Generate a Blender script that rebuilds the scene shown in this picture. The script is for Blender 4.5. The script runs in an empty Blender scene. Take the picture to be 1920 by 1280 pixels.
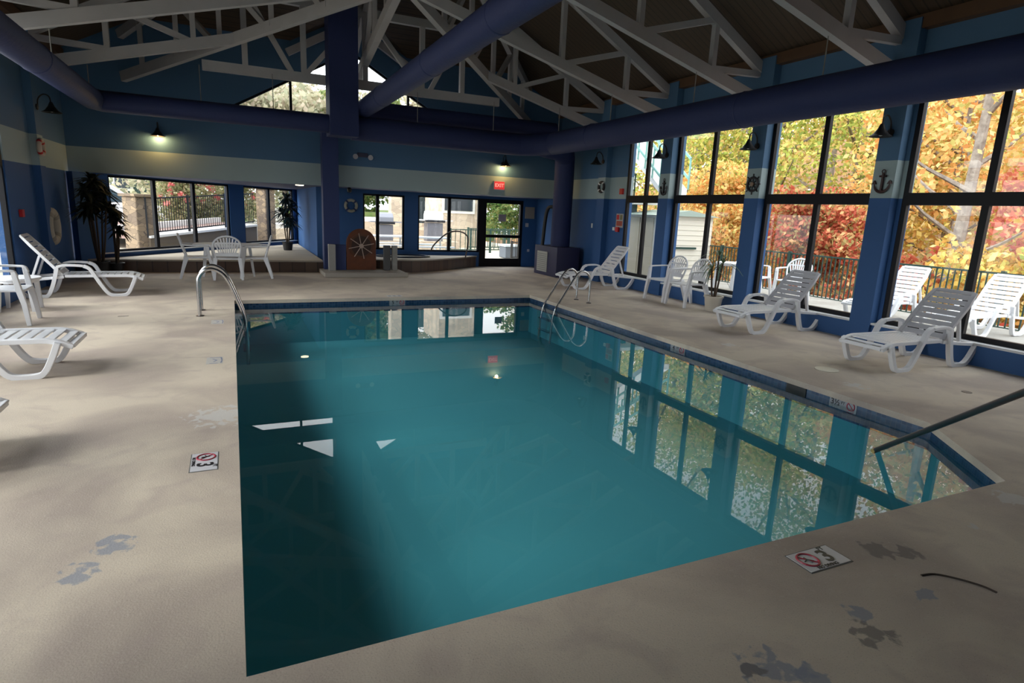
import bpy, math, random
import numpy as np
from math import sin, cos, pi, radians, sqrt, atan2
from mathutils import Vector, Matrix, Euler

random.seed(7)
rng = np.random.default_rng(7)
S = bpy.context.scene
COL = S.collection

# ------------------------------------------------------------------ camera, sky, sun, exposure
def make_camera():
    cam = bpy.data.cameras.new('camera'); o = bpy.data.objects.new('camera', cam); COL.objects.link(o)
    yaw, pitch, roll = radians(25.1464), radians(12.1997), radians(-2.5759)
    f = Vector((sin(yaw)*cos(pitch), cos(yaw)*cos(pitch), -sin(pitch)))
    r = Vector((cos(yaw), -sin(yaw), 0)); d = f.cross(r)
    rt = r*cos(roll) + d*sin(roll); dn = -r*sin(roll) + d*cos(roll)
    M = Matrix((rt, -dn, -f)).transposed().to_4x4(); M.translation = Vector((0, 0, 1.7))
    o.matrix_world = M
    cam.sensor_fit = 'HORIZONTAL'; cam.sensor_width = 36; cam.lens = 1120.27/1920*36
    cam.clip_start = 0.05; cam.clip_end = 400
    S.camera = o
make_camera()

SKY = 5.0
W = bpy.data.worlds.new('overcast_sky'); S.world = W; W.use_nodes = True
def make_world():
    nt = W.node_tree; nt.nodes.clear(); N = nt.nodes.new; L = nt.links.new
    out = N('ShaderNodeOutputWorld'); bg = N('ShaderNodeBackground'); L(bg.outputs[0], out.inputs[0])
    tc = N('ShaderNodeTexCoord'); sep = N('ShaderNodeSeparateXYZ'); L(tc.outputs['Generated'], sep.inputs[0])
    # broad bright cloud on the left (-x) side of the sky, soft falloff
    mr = N('ShaderNodeMapRange'); mr.inputs[1].default_value = -1.0; mr.inputs[2].default_value = 0.6
    mr.inputs[3].default_value = 2.0; mr.inputs[4].default_value = 1.0; L(sep.outputs[0], mr.inputs[0])
    mz = N('ShaderNodeMapRange'); mz.inputs[1].default_value = -0.05; mz.inputs[2].default_value = 0.05
    mz.inputs[3].default_value = 0.35; mz.inputs[4].default_value = 1.0; L(sep.outputs[2], mz.inputs[0])
    mu = N('ShaderNodeMath'); mu.operation = 'MULTIPLY'; L(mr.outputs[0], mu.inputs[0]); L(mz.outputs[0], mu.inputs[1])
    nz = N('ShaderNodeTexNoise'); nz.inputs['Scale'].default_value = 2.2; nz.inputs['Detail'].default_value = 4
    L(tc.outputs['Generated'], nz.inputs['Vector'])
    cr = N('ShaderNodeMix'); cr.data_type = 'RGBA'
    cr.inputs[6].default_value = (0.86, 0.92, 1.0, 1); cr.inputs[7].default_value = (1.0, 0.99, 0.97, 1)
    L(nz.outputs[0], cr.inputs[0]); L(cr.outputs[2], bg.inputs[0])
    m2 = N('ShaderNodeMath'); m2.operation = 'MULTIPLY'; m2.inputs[1].default_value = SKY
    L(mu.outputs[0], m2.inputs[0]); L(m2.outputs[0], bg.inputs[1])
make_world()
def make_sun():
    l = bpy.data.lights.new('sun_through_cloud', 'SUN'); l.energy = 5.0; l.angle = radians(22); l.color = (1, 0.97, 0.92)
    o = bpy.data.objects.new('sun_through_cloud', l); COL.objects.link(o)
    o.rotation_euler = Vector((1.0, 0.12, -0.70)).to_track_quat('-Z', 'Y').to_euler()
make_sun()
VS = S.view_settings; VS.view_transform = 'Standard'; VS.look = 'None'; VS.gamma = 1; VS.use_curve_mapping = False
VS.exposure = -0.8
S.cycles.max_bounces = 12; S.cycles.diffuse_bounces = 5; S.cycles.glossy_bounces = 5
S.cycles.transmission_bounces = 8; S.cycles.transparent_max_bounces = 16
S.cycles.use_denoising = True; S.cycles.sample_clamp_indirect = 12.0
S.cycles.blur_glossy = 0.5

# ------------------------------------------------------------------ materials
def srgb(r, g, b):
    def c(v):
        v /= 255.0
        return v/12.92 if v <= 0.04045 else ((v+0.055)/1.055)**2.4
    return (c(r), c(g), c(b), 1)
MATS = {}
def mat(name, col, rough=0.6, metal=0.0, noise=None, bump=None, spec=0.5, emit=None, rand=None, coat=0):
    """noise = (scale, amount, second colour); bump = (scale, strength); rand = list of colours picked per loose piece"""
    if name in MATS: return MATS[name]
    m = bpy.data.materials.new(name); m.use_nodes = True; nt = m.node_tree; N = nt.nodes.new; L = nt.links.new
    b = nt.nodes['Principled BSDF']; b.inputs['Base Color'].default_value = col
    b.inputs['Roughness'].default_value = rough; b.inputs['Metallic'].default_value = metal
    b.inputs['Specular IOR Level'].default_value = spec
    if coat: b.inputs['Coat Weight'].default_value = coat
    tc = N('ShaderNodeTexCoord')
    if noise:
        n = N('ShaderNodeTexNoise'); n.inputs['Scale'].default_value = noise[0]; n.inputs['Detail'].default_value = 6
        L(tc.outputs['Object'], n.inputs['Vector'])
        mx = N('ShaderNodeMix'); mx.data_type = 'RGBA'; mx.inputs[6].default_value = col; mx.inputs[7].default_value = noise[2]
        mr = N('ShaderNodeMapRange'); mr.inputs[1].default_value = 0.38; mr.inputs[2].default_value = 0.68
        mr.inputs[4].default_value = noise[1]; L(n.outputs[0], mr.inputs[0]); L(mr.outputs[0], mx.inputs[0])
        L(mx.outputs[2], b.inputs['Base Color'])
    if rand:
        g = N('ShaderNodeNewGeometry'); cr = N('ShaderNodeValToRGB'); cr.color_ramp.interpolation = 'CONSTANT'
        e = cr.color_ramp.elements; e[0].color = rand[0]; e[0].position = 0
        for i, c in enumerate(rand[1:]):
            if i == 0: e[1].position = 1/len(rand); e[1].color = c
            else:
                q = e.new((i+1)/len(rand)); q.color = c
        L(g.outputs['Random Per Island'], cr.inputs[0]); L(cr.outputs[0], b.inputs['Base Color'])
    if bump:
        n = N('ShaderNodeTexNoise'); n.inputs['Scale'].default_value = bump[0]; n.inputs['Detail'].default_value = 4
        L(tc.outputs['Object'], n.inputs['Vector'])
        bp = N('ShaderNodeBump'); bp.inputs['Strength'].default_value = bump[1]; bp.inputs['Distance'].default_value = 0.02
        L(n.outputs[0], bp.inputs['Height']); L(bp.outputs[0], b.inputs['Normal'])
    if emit:
        b.inputs['Emission Color'].default_value = emit[0]; b.inputs['Emission Strength'].default_value = emit[1]
    MATS[name] = m
    return m
def leafmat(name, cols):
    m = mat(name, cols[0], 0.7, rand=cols, spec=0.2); nt = m.node_tree; N = nt.nodes.new; L = nt.links.new
    b = nt.nodes['Principled BSDF']; out = nt.nodes['Material Output']
    tr = N('ShaderNodeBsdfTranslucent'); src = b.inputs['Base Color'].links[0].from_socket; L(src, tr.inputs[0])
    mx = N('ShaderNodeMixShader'); mx.inputs[0].default_value = 0.45; L(b.outputs[0], mx.inputs[1]); L(tr.outputs[0], mx.inputs[2])
    L(mx.outputs[0], out.inputs[0]); return m

def wall_paint():
    m = mat('banded_wall_paint', (0, 0, 0, 1), 0.7, bump=(60, 0.06)); nt = m.node_tree; N = nt.nodes.new; L = nt.links.new
    g = N('ShaderNodeNewGeometry'); sp = N('ShaderNodeSeparateXYZ'); L(g.outputs['Position'], sp.inputs[0])
    a = N('ShaderNodeMath'); a.operation = 'GREATER_THAN'; a.inputs[1].default_value = 2.14; L(sp.outputs[2], a.inputs[0])
    c = N('ShaderNodeMath'); c.operation = 'GREATER_THAN'; c.inputs[1].default_value = 2.67; L(sp.outputs[2], c.inputs[0])
    m1 = N('ShaderNodeMix'); m1.data_type = 'RGBA'; m1.inputs[6].default_value = (0.026, 0.095, 0.26, 1)
    m1.inputs[7].default_value = (0.34, 0.43, 0.44, 1); L(a.outputs[0], m1.inputs[0])
    m2 = N('ShaderNodeMix'); m2.data_type = 'RGBA'; L(m1.outputs[2], m2.inputs[6])
    m2.inputs[7].default_value = (0.068, 0.155, 0.275, 1); L(c.outputs[0], m2.inputs[0])
    L(m2.outputs[2], nt.nodes['Principled BSDF'].inputs['Base Color']); return m

def deck_mat():
    m = mat('worn_concrete_deck', (0.5, 0.45, 0.38, 1), 0.75, bump=(110, 0.12)); nt = m.node_tree; N = nt.nodes.new; L = nt.links.new
    g = N('ShaderNodeNewGeometry'); pos = g.outputs['Position']
    def noise(sc, det=5, dist=0.0):
        n = N('ShaderNodeTexNoise'); n.inputs['Scale'].default_value = sc; n.inputs['Detail'].default_value = det
        n.inputs['Distortion'].default_value = dist; L(pos, n.inputs['Vector']); return n.outputs[0]
    def rng_(s, a, b, c=0, d=1):
        r = N('ShaderNodeMapRange'); r.inputs[1].default_value = a; r.inputs[2].default_value = b
        r.inputs[3].default_value = c; r.inputs[4].default_value = d; L(s, r.inputs[0]); return r.outputs[0]
    def mix(a, b, fac):
        x = N('ShaderNodeMix'); x.data_type = 'RGBA'; L(fac, x.inputs[0])
        for i, v in ((6, a), (7, b)):
            if isinstance(v, tuple): x.inputs[i].default_value = v
            else: L(v, x.inputs[i])
        return x.outputs[2]
    c = mix((0.60, 0.52, 0.42, 1), (0.40, 0.335, 0.285, 1), rng_(noise(0.8, 6, 0.6), 0.42, 0.62))
    c = mix(c, (0.42, 0.345, 0.305, 1), rng_(noise(2.6, 7, 1.2), 0.52, 0.75, 0, 0.75))
    c = mix(c, (0.27, 0.23, 0.20, 1), rng_(noise(160, 2), 0.60, 0.72, 0, 0.6))
    c = mix(c, (0.55, 0.50, 0.43, 1), rng_(noise(45, 3), 0.60, 0.75, 0, 0.5))
    # worn places where the old blue-grey paint or dark cement shows: (x, y, radius, colour)
    blue = (0.24, 0.27, 0.33, 1); dark = (0.17, 0.155, 0.15, 1); pale = (0.56, 0.55, 0.53, 1)
    spots = [(1.83, 1.36, .13, blue), (1.95, 1.28, .08, blue), (1.76, 1.40, .05, dark), (2.41, 1.36, .10, dark), (2.50, 1.48, .07, blue), (2.92, 1.44, .06, blue),
             (3.10, 1.80, .10, dark), (3.22, 1.72, .08, dark), (4.60, 1.88, .14, pale), (-.61, 3.24, .10, blue),
             (-.72, 3.02, .09, blue), (-.16, 5.1, .26, pale), (6.15, 4.16, .14, pale), (6.3, 6.2, .12, pale), (1.55, 1.27, .05, dark), (3.9, 1.75, .06, pale)]
    dn = noise(14, 5, 0.4)
    for x, y, r, k in spots:
        d = N('ShaderNodeVectorMath'); d.operation = 'DISTANCE'; d.inputs[1].default_value = (x, y, 0); L(pos, d.inputs[0])
        s = N('ShaderNodeMath'); s.operation = 'DIVIDE'; s.inputs[1].default_value = r; L(d.outputs['Value'], s.inputs[0])
        q = N('ShaderNodeMath'); q.operation = 'MULTIPLY_ADD'; q.inputs[1].default_value = 3.2; L(dn, q.inputs[0]); L(s.outputs[0], q.inputs[2])
        c = mix(c, k, rng_(q.outputs[0], 2.45, 2.2, 0, 0.75))
    L(c, nt.nodes['Principled BSDF'].inputs['Base Color']); return m

def tile_mat(name, base, var, grout, size):
    m = mat(name, base, 0.25); nt = m.node_tree; N = nt.nodes.new; L = nt.links.new
    g = N('ShaderNodeNewGeometry'); sp = N('ShaderNodeSeparateXYZ'); L(g.outputs['Position'], sp.inputs[0])
    ad = N('ShaderNodeMath'); L(sp.outputs[0], ad.inputs[0]); L(sp.outputs[1], ad.inputs[1])
    cb = N('ShaderNodeCombineXYZ'); L(ad.outputs[0], cb.inputs[0]); L(sp.outputs[2], cb.inputs[1])
    br = N('ShaderNodeTexBrick'); br.offset = 0; br.inputs['Scale'].default_value = 1
    br.inputs['Brick Width'].default_value = size; br.inputs['Row Height'].default_value = size
    br.inputs['Mortar Size'].default_value = size*0.04; br.inputs['Color1'].default_value = base
    br.inputs['Color2'].default_value = var; br.inputs['Mortar'].default_value = grout
    L(cb.outputs[0], br.inputs['Vector']); L(br.outputs[0], nt.nodes['Principled BSDF'].inputs['Base Color']); return m

def plank_mat():
    m = mat('brown_ceiling_boards', (0.1, 0.07, 0.05, 1), 0.8); nt = m.node_tree; N = nt.nodes.new; L = nt.links.new
    g = N('ShaderNodeNewGeometry'); sp = N('ShaderNodeSeparateXYZ'); L(g.outputs['Position'], sp.inputs[0])
    fr = N('ShaderNodeMath'); fr.operation = 'MODULO'; fr.inputs[1].default_value = 0.14
    ad = N('ShaderNodeMath'); ad.inputs[1].default_value = 20; L(sp.outputs[1], ad.inputs[0]); L(ad.outputs[0], fr.inputs[0])
    lt = N('ShaderNodeMath'); lt.operation = 'LESS_THAN'; lt.inputs[1].default_value = 0.022; L(fr.outputs[0], lt.inputs[0])
    n = N('ShaderNodeTexNoise'); n.inputs['Scale'].default_value = 3; n.inputs['Detail'].default_value = 6
    mp = N('ShaderNodeMapping'); mp.inputs['Scale'].default_value = (0.6, 9, 0.6); L(g.outputs['Position'], mp.inputs[0]); L(mp.outputs[0], n.inputs[0])
    mx = N('ShaderNodeMix'); mx.data_type = 'RGBA'; mx.inputs[6].default_value = (0.055, 0.036, 0.023, 1); mx.inputs[7].default_value = (0.10, 0.07, 0.045, 1)
    L(n.outputs[0], mx.inputs[0])
    m2 = N('ShaderNodeMix'); m2.data_type = 'RGBA'; L(mx.outputs[2], m2.inputs[6]); m2.inputs[7].default_value = (0.05, 0.035, 0.025, 1)
    L(lt.outputs[0], m2.inputs[0]); L(m2.outputs[2], nt.nodes['Principled BSDF'].inputs['Base Color']); return m

def stone_mat(name, c1, c2, grout, sc=3.2):
    m = mat(name, c1, 0.9); nt = m.node_tree; N = nt.nodes.new; L = nt.links.new
    tc = N('ShaderNodeTexCoord'); mp = N('ShaderNodeMapping'); mp.inputs['Scale'].default_value = (1, 1, 1.7); L(tc.outputs['Object'], mp.inputs[0])
    v = N('ShaderNodeTexVoronoi'); v.inputs['Scale'].default_value = sc; L(mp.outputs[0], v.inputs[0])
    e = N('ShaderNodeTexVoronoi'); e.feature = 'DISTANCE_TO_EDGE'; e.inputs['Scale'].default_value = sc; L(mp.outputs[0], e.inputs[0])
    mx = N('ShaderNodeMix'); mx.data_type = 'RGBA'; mx.inputs[6].default_value = c1; mx.inputs[7].default_value = c2
    sp = N('ShaderNodeSeparateColor'); L(v.outputs['Color'], sp.inputs[0]); L(sp.outputs[0], mx.inputs[0])
    lt = N('ShaderNodeMath'); lt.operation = 'LESS_THAN'; lt.inputs[1].default_value = 0.018; L(e.outputs[0], lt.inputs[0])
    m2 = N('ShaderNodeMix'); m2.data_type = 'RGBA'; L(mx.outputs[2], m2.inputs[6]); m2.inputs[7].default_value = grout
    L(lt.outputs[0], m2.inputs[0]); L(m2.outputs[2], nt.nodes['Principled BSDF'].inputs['Base Color']); return m

def water_mat():
    m = bpy.data.materials.new('pool_water'); m.use_nodes = True; nt = m.node_tree; nt.nodes.clear(); N = nt.nodes.new; L = nt.links.new
    out = N('ShaderNodeOutputMaterial'); t = N('ShaderNodeBsdfTransparent'); t.inputs[0].default_value = (0.93, 0.99, 0.99, 1)
    g = N('ShaderNodeBsdfGlossy'); g.inputs['Roughness'].default_value = 0.0
    tc = N('ShaderNodeTexCoord'); n = N('ShaderNodeTexNoise'); n.inputs['Scale'].default_value = 1.3; n.inputs['Detail'].default_value = 1
    L(tc.outputs['Object'], n.inputs['Vector'])
    b = N('ShaderNodeBump'); b.inputs['Strength'].default_value = 0.05; b.inputs['Distance'].default_value = 0.002
    L(n.outputs[0], b.inputs['Height']); L(b.outputs[0], g.inputs['Normal'])
    ge = N('ShaderNodeNewGeometry'); dt = N('ShaderNodeVectorMath'); dt.operation = 'DOT_PRODUCT'; L(ge.outputs['Normal'], dt.inputs[0]); L(ge.outputs['Incoming'], dt.inputs[1])
    ab = N('ShaderNodeMath'); ab.operation = 'ABSOLUTE'; L(dt.outputs['Value'], ab.inputs[0])
    iv = N('ShaderNodeMath'); iv.operation = 'SUBTRACT'; iv.inputs[0].default_value = 1; L(ab.outputs[0], iv.inputs[1])
    pw = N('ShaderNodeMath'); pw.operation = 'POWER'; pw.inputs[1].default_value = 5; L(iv.outputs[0], pw.inputs[0])
    f = N('ShaderNodeMath'); f.operation = 'MULTIPLY_ADD'; f.inputs[1].default_value = .97; f.inputs[2].default_value = .022; L(pw.outputs[0], f.inputs[0])
    x = N('ShaderNodeMixShader'); L(f.outputs[0], x.inputs[0]); L(t.outputs[0], x.inputs[1]); L(g.outputs[0], x.inputs[2]); L(x.outputs[0], out.inputs[0]); return m
def pane_mat():
    m = bpy.data.materials.new('window_glass'); m.use_nodes = True; nt = m.node_tree; nt.nodes.clear(); N = nt.nodes.new; L = nt.links.new
    out = N('ShaderNodeOutputMaterial'); t = N('ShaderNodeBsdfTransparent'); t.inputs[0].default_value = (0.95, 0.97, 0.96, 1)
    g = N('ShaderNodeBsdfGlossy'); g.inputs['Roughness'].default_value = 0.0; ge = N('ShaderNodeNewGeometry')
    dt = N('ShaderNodeVectorMath'); dt.operation = 'DOT_PRODUCT'; L(ge.outputs['Normal'], dt.inputs[0]); L(ge.outputs['Incoming'], dt.inputs[1])
    ab = N('ShaderNodeMath'); ab.operation = 'ABSOLUTE'; L(dt.outputs['Value'], ab.inputs[0])
    iv = N('ShaderNodeMath'); iv.operation = 'SUBTRACT'; iv.inputs[0].default_value = 1; L(ab.outputs[0], iv.inputs[1])
    pw = N('ShaderNodeMath'); pw.operation = 'POWER'; pw.inputs[1].default_value = 5; L(iv.outputs[0], pw.inputs[0])
    f = N('ShaderNodeMath'); f.operation = 'MULTIPLY_ADD'; f.inputs[1].default_value = .9; f.inputs[2].default_value = .045; L(pw.outputs[0], f.inputs[0])
    x = N('ShaderNodeMixShader'); L(f.outputs[0], x.inputs[0]); L(t.outputs[0], x.inputs[1]); L(g.outputs[0], x.inputs[2]); L(x.outputs[0], out.inputs[0]); return m

M_WALL = wall_paint(); M_DECK = deck_mat(); M_CEIL = plank_mat(); M_WATER = water_mat(); M_PANE = pane_mat()
M_COPE = mat('pale_coping', (0.56, 0.52, 0.42, 1), 0.7, noise=(5, 0.7, (0.42, 0.38, 0.31, 1)), bump=(90, 0.3))
M_TILE = tile_mat('navy_waterline_tile', (0.012, 0.04, 0.10, 1), (0.03, 0.075, 0.16, 1), (0.07, 0.10, 0.15, 1), 0.05)
M_BASIN = mat('teal_pool_plaster', (0.05, 0.32, 0.40, 1), 0.9, noise=(0.7, 0.5, (0.06, 0.335, 0.40, 1)))
M_TRUSS = mat('white_painted_timber', (0.44, 0.42, 0.42, 1), 0.65, noise=(4, 0.4, (0.36, 0.35, 0.35, 1)))
M_NAVY = mat('navy_duct_paint', (0.026, 0.036, 0.105, 1), 0.6, bump=(14, 0.25), spec=.25)
M_NAVYW = mat('navy_wall_paint', (0.022, 0.038, 0.13, 1), 0.6)
M_FRAME = mat('black_window_frame', (0.006, 0.006, 0.009, 1), 0.5, spec=.25)
M_SILL = mat('white_sill_paint', (0.7, 0.71, 0.72, 1), 0.5)
M_SOFF = mat('blue_soffit_paint', (0.05, 0.06, 0.13, 1), 0.7)
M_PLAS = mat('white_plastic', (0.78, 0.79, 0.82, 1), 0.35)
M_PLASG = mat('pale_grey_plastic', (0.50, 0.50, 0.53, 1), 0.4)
M_STEEL = mat('stainless_steel', (0.55, 0.55, 0.56, 1), 0.22, 1.0)
M_DSTEEL = mat('dark_rail_metal', (0.14, 0.12, 0.12, 1), 0.3, 0.8)
M_BLACK = mat('black_metal', (0.012, 0.012, 0.014, 1), 0.5)
M_WOODB = mat('brown_beam_wood', (0.11, 0.055, 0.025, 1), 0.7, noise=(3, 0.6, (0.07, 0.035, 0.018, 1)))
M_WHEEL = mat('reddish_varnished_wood', (0.13, 0.036, 0.011, 1), 0.4, noise=(6, 0.6, (0.06, 0.018, 0.008, 1)))
M_GREYW = mat('weathered_grey_wood', (0.27, 0.26, 0.24, 1), 0.8, noise=(8, 0.6, (0.18, 0.17, 0.15, 1)))
M_BTILE = tile_mat('brown_riser_tile', (0.085, 0.055, 0.045, 1), (0.13, 0.085, 0.065, 1), (0.05, 0.04, 0.035, 1), 0.3)
M_RED = mat('red_plastic', (0.55, 0.02, 0.02, 1), 0.4)
M_WHITE = mat('white_paint', (0.8, 0.8, 0.78, 1), 0.5)
M_CREAM = mat('cream_siding', (0.74, 0.71, 0.62, 1), 0.7)
M_TANS = mat('tan_shed_door', (0.50, 0.45, 0.34, 1), 0.7)
M_GREEN = mat('dark_green_metal', (0.018, 0.055, 0.045, 1), 0.5)
M_PATIO = mat('pale_patio_concrete', (0.62, 0.58, 0.48, 1), 0.85, noise=(0.8, 0.6, (0.50, 0.46, 0.38, 1)))
M_ODECK = mat('grey_outdoor_deck', (0.42, 0.41, 0.38, 1), 0.85, noise=(2, 0.7, (0.30, 0.28, 0.25, 1)))
M_STONE = stone_mat('field_stone', (0.30, 0.22, 0.14, 1), (0.15, 0.11, 0.08, 1), (0.07, 0.055, 0.04, 1), 4.5)
M_PSTONE = stone_mat('pale_field_stone', (0.66, 0.55, 0.42, 1), (0.45, 0.36, 0.28, 1), (0.36, 0.31, 0.26, 1))
M_EARTH = mat('leaf_litter', (0.14, 0.085, 0.05, 1), 0.95, noise=(1.2, 1.0, (0.30, 0.14, 0.05, 1)), bump=(8, 0.6))
M_GRASS = mat('grass', (0.12, 0.2, 0.05, 1), 0.95, noise=(3, 1.0, (0.2, 0.22, 0.08, 1)))
M_ROAD = mat('grey_road', (0.25, 0.25, 0.26, 1), 0.9)
M_BARK = mat('grey_bark', (0.30, 0.26, 0.22, 1), 0.9, noise=(6, 1.0, (0.15, 0.12, 0.10, 1)), bump=(25, 0.6))

# ------------------------------------------------------------------ mesh builder
class MB:
    def __init__(s): s.v = []; s.f = []
    def add(s, vs, fs):
        o = len(s.v); s.v += [tuple(v) for v in vs]; s.f += [tuple(i+o for i in f) for f in fs]; return s
    def box(s, x0, x1, y0, y1, z0, z1, rz=0, c=(0, 0)):
        vs = [(x, y, z) for z in (z0, z1) for x, y in ((x0, y0), (x1, y0), (x1, y1), (x0, y1))]
        if rz:
            cc, ss = cos(rz), sin(rz); vs = [(c[0]+(x-c[0])*cc-(y-c[1])*ss, c[1]+(x-c[0])*ss+(y-c[1])*cc, z) for x, y, z in vs]
        return s.add(vs, [(0, 3, 2, 1), (4, 5, 6, 7), (0, 1, 5, 4), (1, 2, 6, 5), (2, 3, 7, 6), (3, 0, 4, 7)])
    def cbox(s, p, sx, sy, sz, rot=None):
        R = (rot or Euler((0, 0, 0))).to_matrix(); vs = []
        for z in (-.5, .5):
            for x, y in ((-.5, -.5), (.5, -.5), (.5, .5), (-.5, .5)): vs.append(Vector(p) + R @ Vector((x*sx, y*sy, z*sz)))
        return s.add(vs, [(0, 3, 2, 1), (4, 5, 6, 7), (0, 1, 5, 4), (1, 2, 6, 5), (2, 3, 7, 6), (3, 0, 4, 7)])
    def beam(s, a, b, w, h, up=(0, 0, 1)):
        """bar from a to b, w across, h along 'up'"""
        a, b = Vector(a), Vector(b); d = (b-a).normalized(); u = Vector(up); x = d.cross(u)
        if x.length < 1e-4: x = d.cross(Vector((1, 0, 0)))
        x.normalize(); u = x.cross(d).normalized(); vs = []
        for p in (a, b):
            for i, j in ((-1, -1), (1, -1), (1, 1), (-1, 1)): vs.append(p + x*(i*w/2) + u*(j*h/2))
        return s.add(vs, [(0, 3, 2, 1), (4, 5, 6, 7), (0, 1, 5, 4), (1, 2, 6, 5), (2, 3, 7, 6), (3, 0, 4, 7)])
    def tube(s, pts, r, n=8, closed=False):
        pts = [Vector(p) for p in pts]; k = len(pts); rs = r if isinstance(r, (list, tuple)) else [r]*k
        t0 = (pts[1]-pts[0]).normalized(); ref = Vector((0, 0, 1)) if abs(t0.z) < 0.9 else Vector((1, 0, 0))
        u = t0.cross(ref).normalized(); o = len(s.v)
        for i, p in enumerate(pts):
            if closed: t = (pts[(i+1) % k]-pts[i-1]).normalized()
            else: t = ((pts[min(i+1, k-1)]-pts[max(i-1, 0)])).normalized()
            u = (u - t*u.dot(t)).normalized(); w = t.cross(u)
            for j in range(n):
                a = 2*pi*j/n; s.v.append(tuple(p + (u*cos(a)+w*sin(a))*rs[i]))
        for i in range(k if closed else k-1):
            for j in range(n):
                a = o+i*n+j; b = o+i*n+(j+1) % n; c = o+((i+1) % k)*n+(j+1) % n; d = o+((i+1) % k)*n+j
                s.f.append((a, b, c, d))
        if not closed:
            s.f.append(tuple(o+j for j in range(n))[::-1]); s.f.append(tuple(o+(k-1)*n+j for j in range(n)))
        return s
    def ribbon(s, pts, w, t, side=(0, 1, 0)):
        """rectangular bar swept along pts; w measured along side, t across it (lists allowed)"""
        pts = [Vector(p) for p in pts]; k = len(pts); sd = Vector(side); o = len(s.v)
        ws = w if isinstance(w, (list, tuple)) else [w]*k; ts = t if isinstance(t, (list, tuple)) else [t]*k
        for i, p in enumerate(pts):
            tg = (pts[min(i+1, k-1)]-pts[max(i-1, 0)]).normalized(); nn = tg.cross(sd).normalized(); s2 = nn.cross(tg).normalized()
            for a, b in ((-1, -1), (1, -1), (1, 1), (-1, 1)): s.v.append(tuple(p + s2*(a*ws[i]/2) + nn*(b*ts[i]/2)))
        for i in range(k-1):
            for j in range(4):
                a = o+i*4+j; b = o+i*4+(j+1) % 4; s.f.append((a, b, b+4, a+4))
        s.f.append((o, o+3, o+2, o+1)); e = o+(k-1)*4; s.f.append((e, e+1, e+2, e+3)); return s
    def lathe(s, prof, n=20, c=(0, 0, 0), axis='z', cap=True):
        o = len(s.v)
        for r, h in prof:
            for j in range(n):
                a = 2*pi*j/n
                q = (r*cos(a), r*sin(a), h) if axis == 'z' else ((h, r*cos(a), r*sin(a)) if axis == 'x' else (r*cos(a), h, r*sin(a)))
                s.v.append((c[0]+q[0], c[1]+q[1], c[2]+q[2]))
        for i in range(len(prof)-1):
            for j in range(n):
                a = o+i*n+j; b = o+i*n+(j+1) % n; s.f.append((a, b, b+n, a+n))
        if cap:
            s.f.append(tuple(o+j for j in range(n))[::-1]); s.f.append(tuple(o+(len(prof)-1)*n+j for j in range(n)))
        return s
    def prism(s, poly, h0, h1, axis='z'):
        """polygon extruded along an axis; poly is (x,y) for z, (x,z) for y, (y,z) for x"""
        n = len(poly)
        def P(p, h): return (p[0], p[1], h) if axis == 'z' else ((p[0], h, p[1]) if axis == 'y' else (h, p[0], p[1]))
        vs = [P(p, h0) for p in poly] + [P(p, h1) for p in poly]
        return s.add(vs, [tuple(range(n))[::-1], tuple(range(n, 2*n))] + [(i, (i+1) % n, n+(i+1) % n, n+i) for i in range(n)])
    def build(s, name, m, parent=None, smooth=False, bevel=0, loc=None, solid=0):
        me = bpy.data.meshes.new(name); me.from_pydata(s.v, [], s.f)
        import bmesh
        bm = bmesh.new(); bm.from_mesh(me); bmesh.ops.recalc_face_normals(bm, faces=bm.faces[:]); bm.to_mesh(me); bm.free()
        me.materials.append(m)
        o = bpy.data.objects.new(name, me); COL.objects.link(o)
        if parent: o.parent = parent
        if loc: o.location = loc
        if smooth:
            me.shade_smooth()
            md = o.modifiers.new('es', 'EDGE_SPLIT'); md.split_angle = radians(40)
        if bevel:
            b = o.modifiers.new('bevel', 'BEVEL'); b.width = bevel; b.segments = 2; b.limit_method = 'ANGLE'
        return o
def arc(c, r, a0, a1, n, plane='xz', y=0):
    out = []
    for i in range(n+1):
        a = radians(a0+(a1-a0)*i/n)
        out.append((c[0]+r*cos(a), y, c[1]+r*sin(a)) if plane == 'xz' else (c[0]+r*cos(a), c[1]+r*sin(a), y))
    return out
def smoothpath(pts, n=6):
    """Catmull-Rom through pts"""
    P = [Vector(p) for p in pts]; P = [P[0]*2-P[1]] + P + [P[-1]*2-P[-2]]; out = []
    for i in range(1, len(P)-2):
        for j in range(n):
            t = j/n; a, b, c, d = P[i-1], P[i], P[i+1], P[i+2]
            out.append(0.5*((2*b)+(c-a)*t+(2*a-5*b+4*c-d)*t*t+(3*b-a-3*c+d)*t*t*t))
    out.append(P[-2]); return out
def tag(o, label, cat, group=None, kind=None):
    o['label'] = label; o['category'] = cat
    if group: o['group'] = group
    if kind: o['kind'] = kind
    return o
def thing(name, label, cat, loc=(0, 0, 0), rz=0, group=None):
    o = bpy.data.objects.new(name, None); COL.objects.link(o); o.empty_display_size = 0.1
    o.location = loc; o.rotation_euler = (0, 0, rz); return tag(o, label, cat, group)
def struct(o): o['kind'] = 'structure'; return o
def dup(src, loc, rz, label, group=None):
    r = src.copy(); COL.objects.link(r); r.location = loc; r.rotation_euler = (0, 0, rz); r['label'] = label
    if group: r['group'] = group
    for ch in list(src.children):
        c = ch.copy(); COL.objects.link(c); c.parent = r
        for g in list(ch.children):
            d = g.copy(); COL.objects.link(d); d.parent = c
    return r
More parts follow.
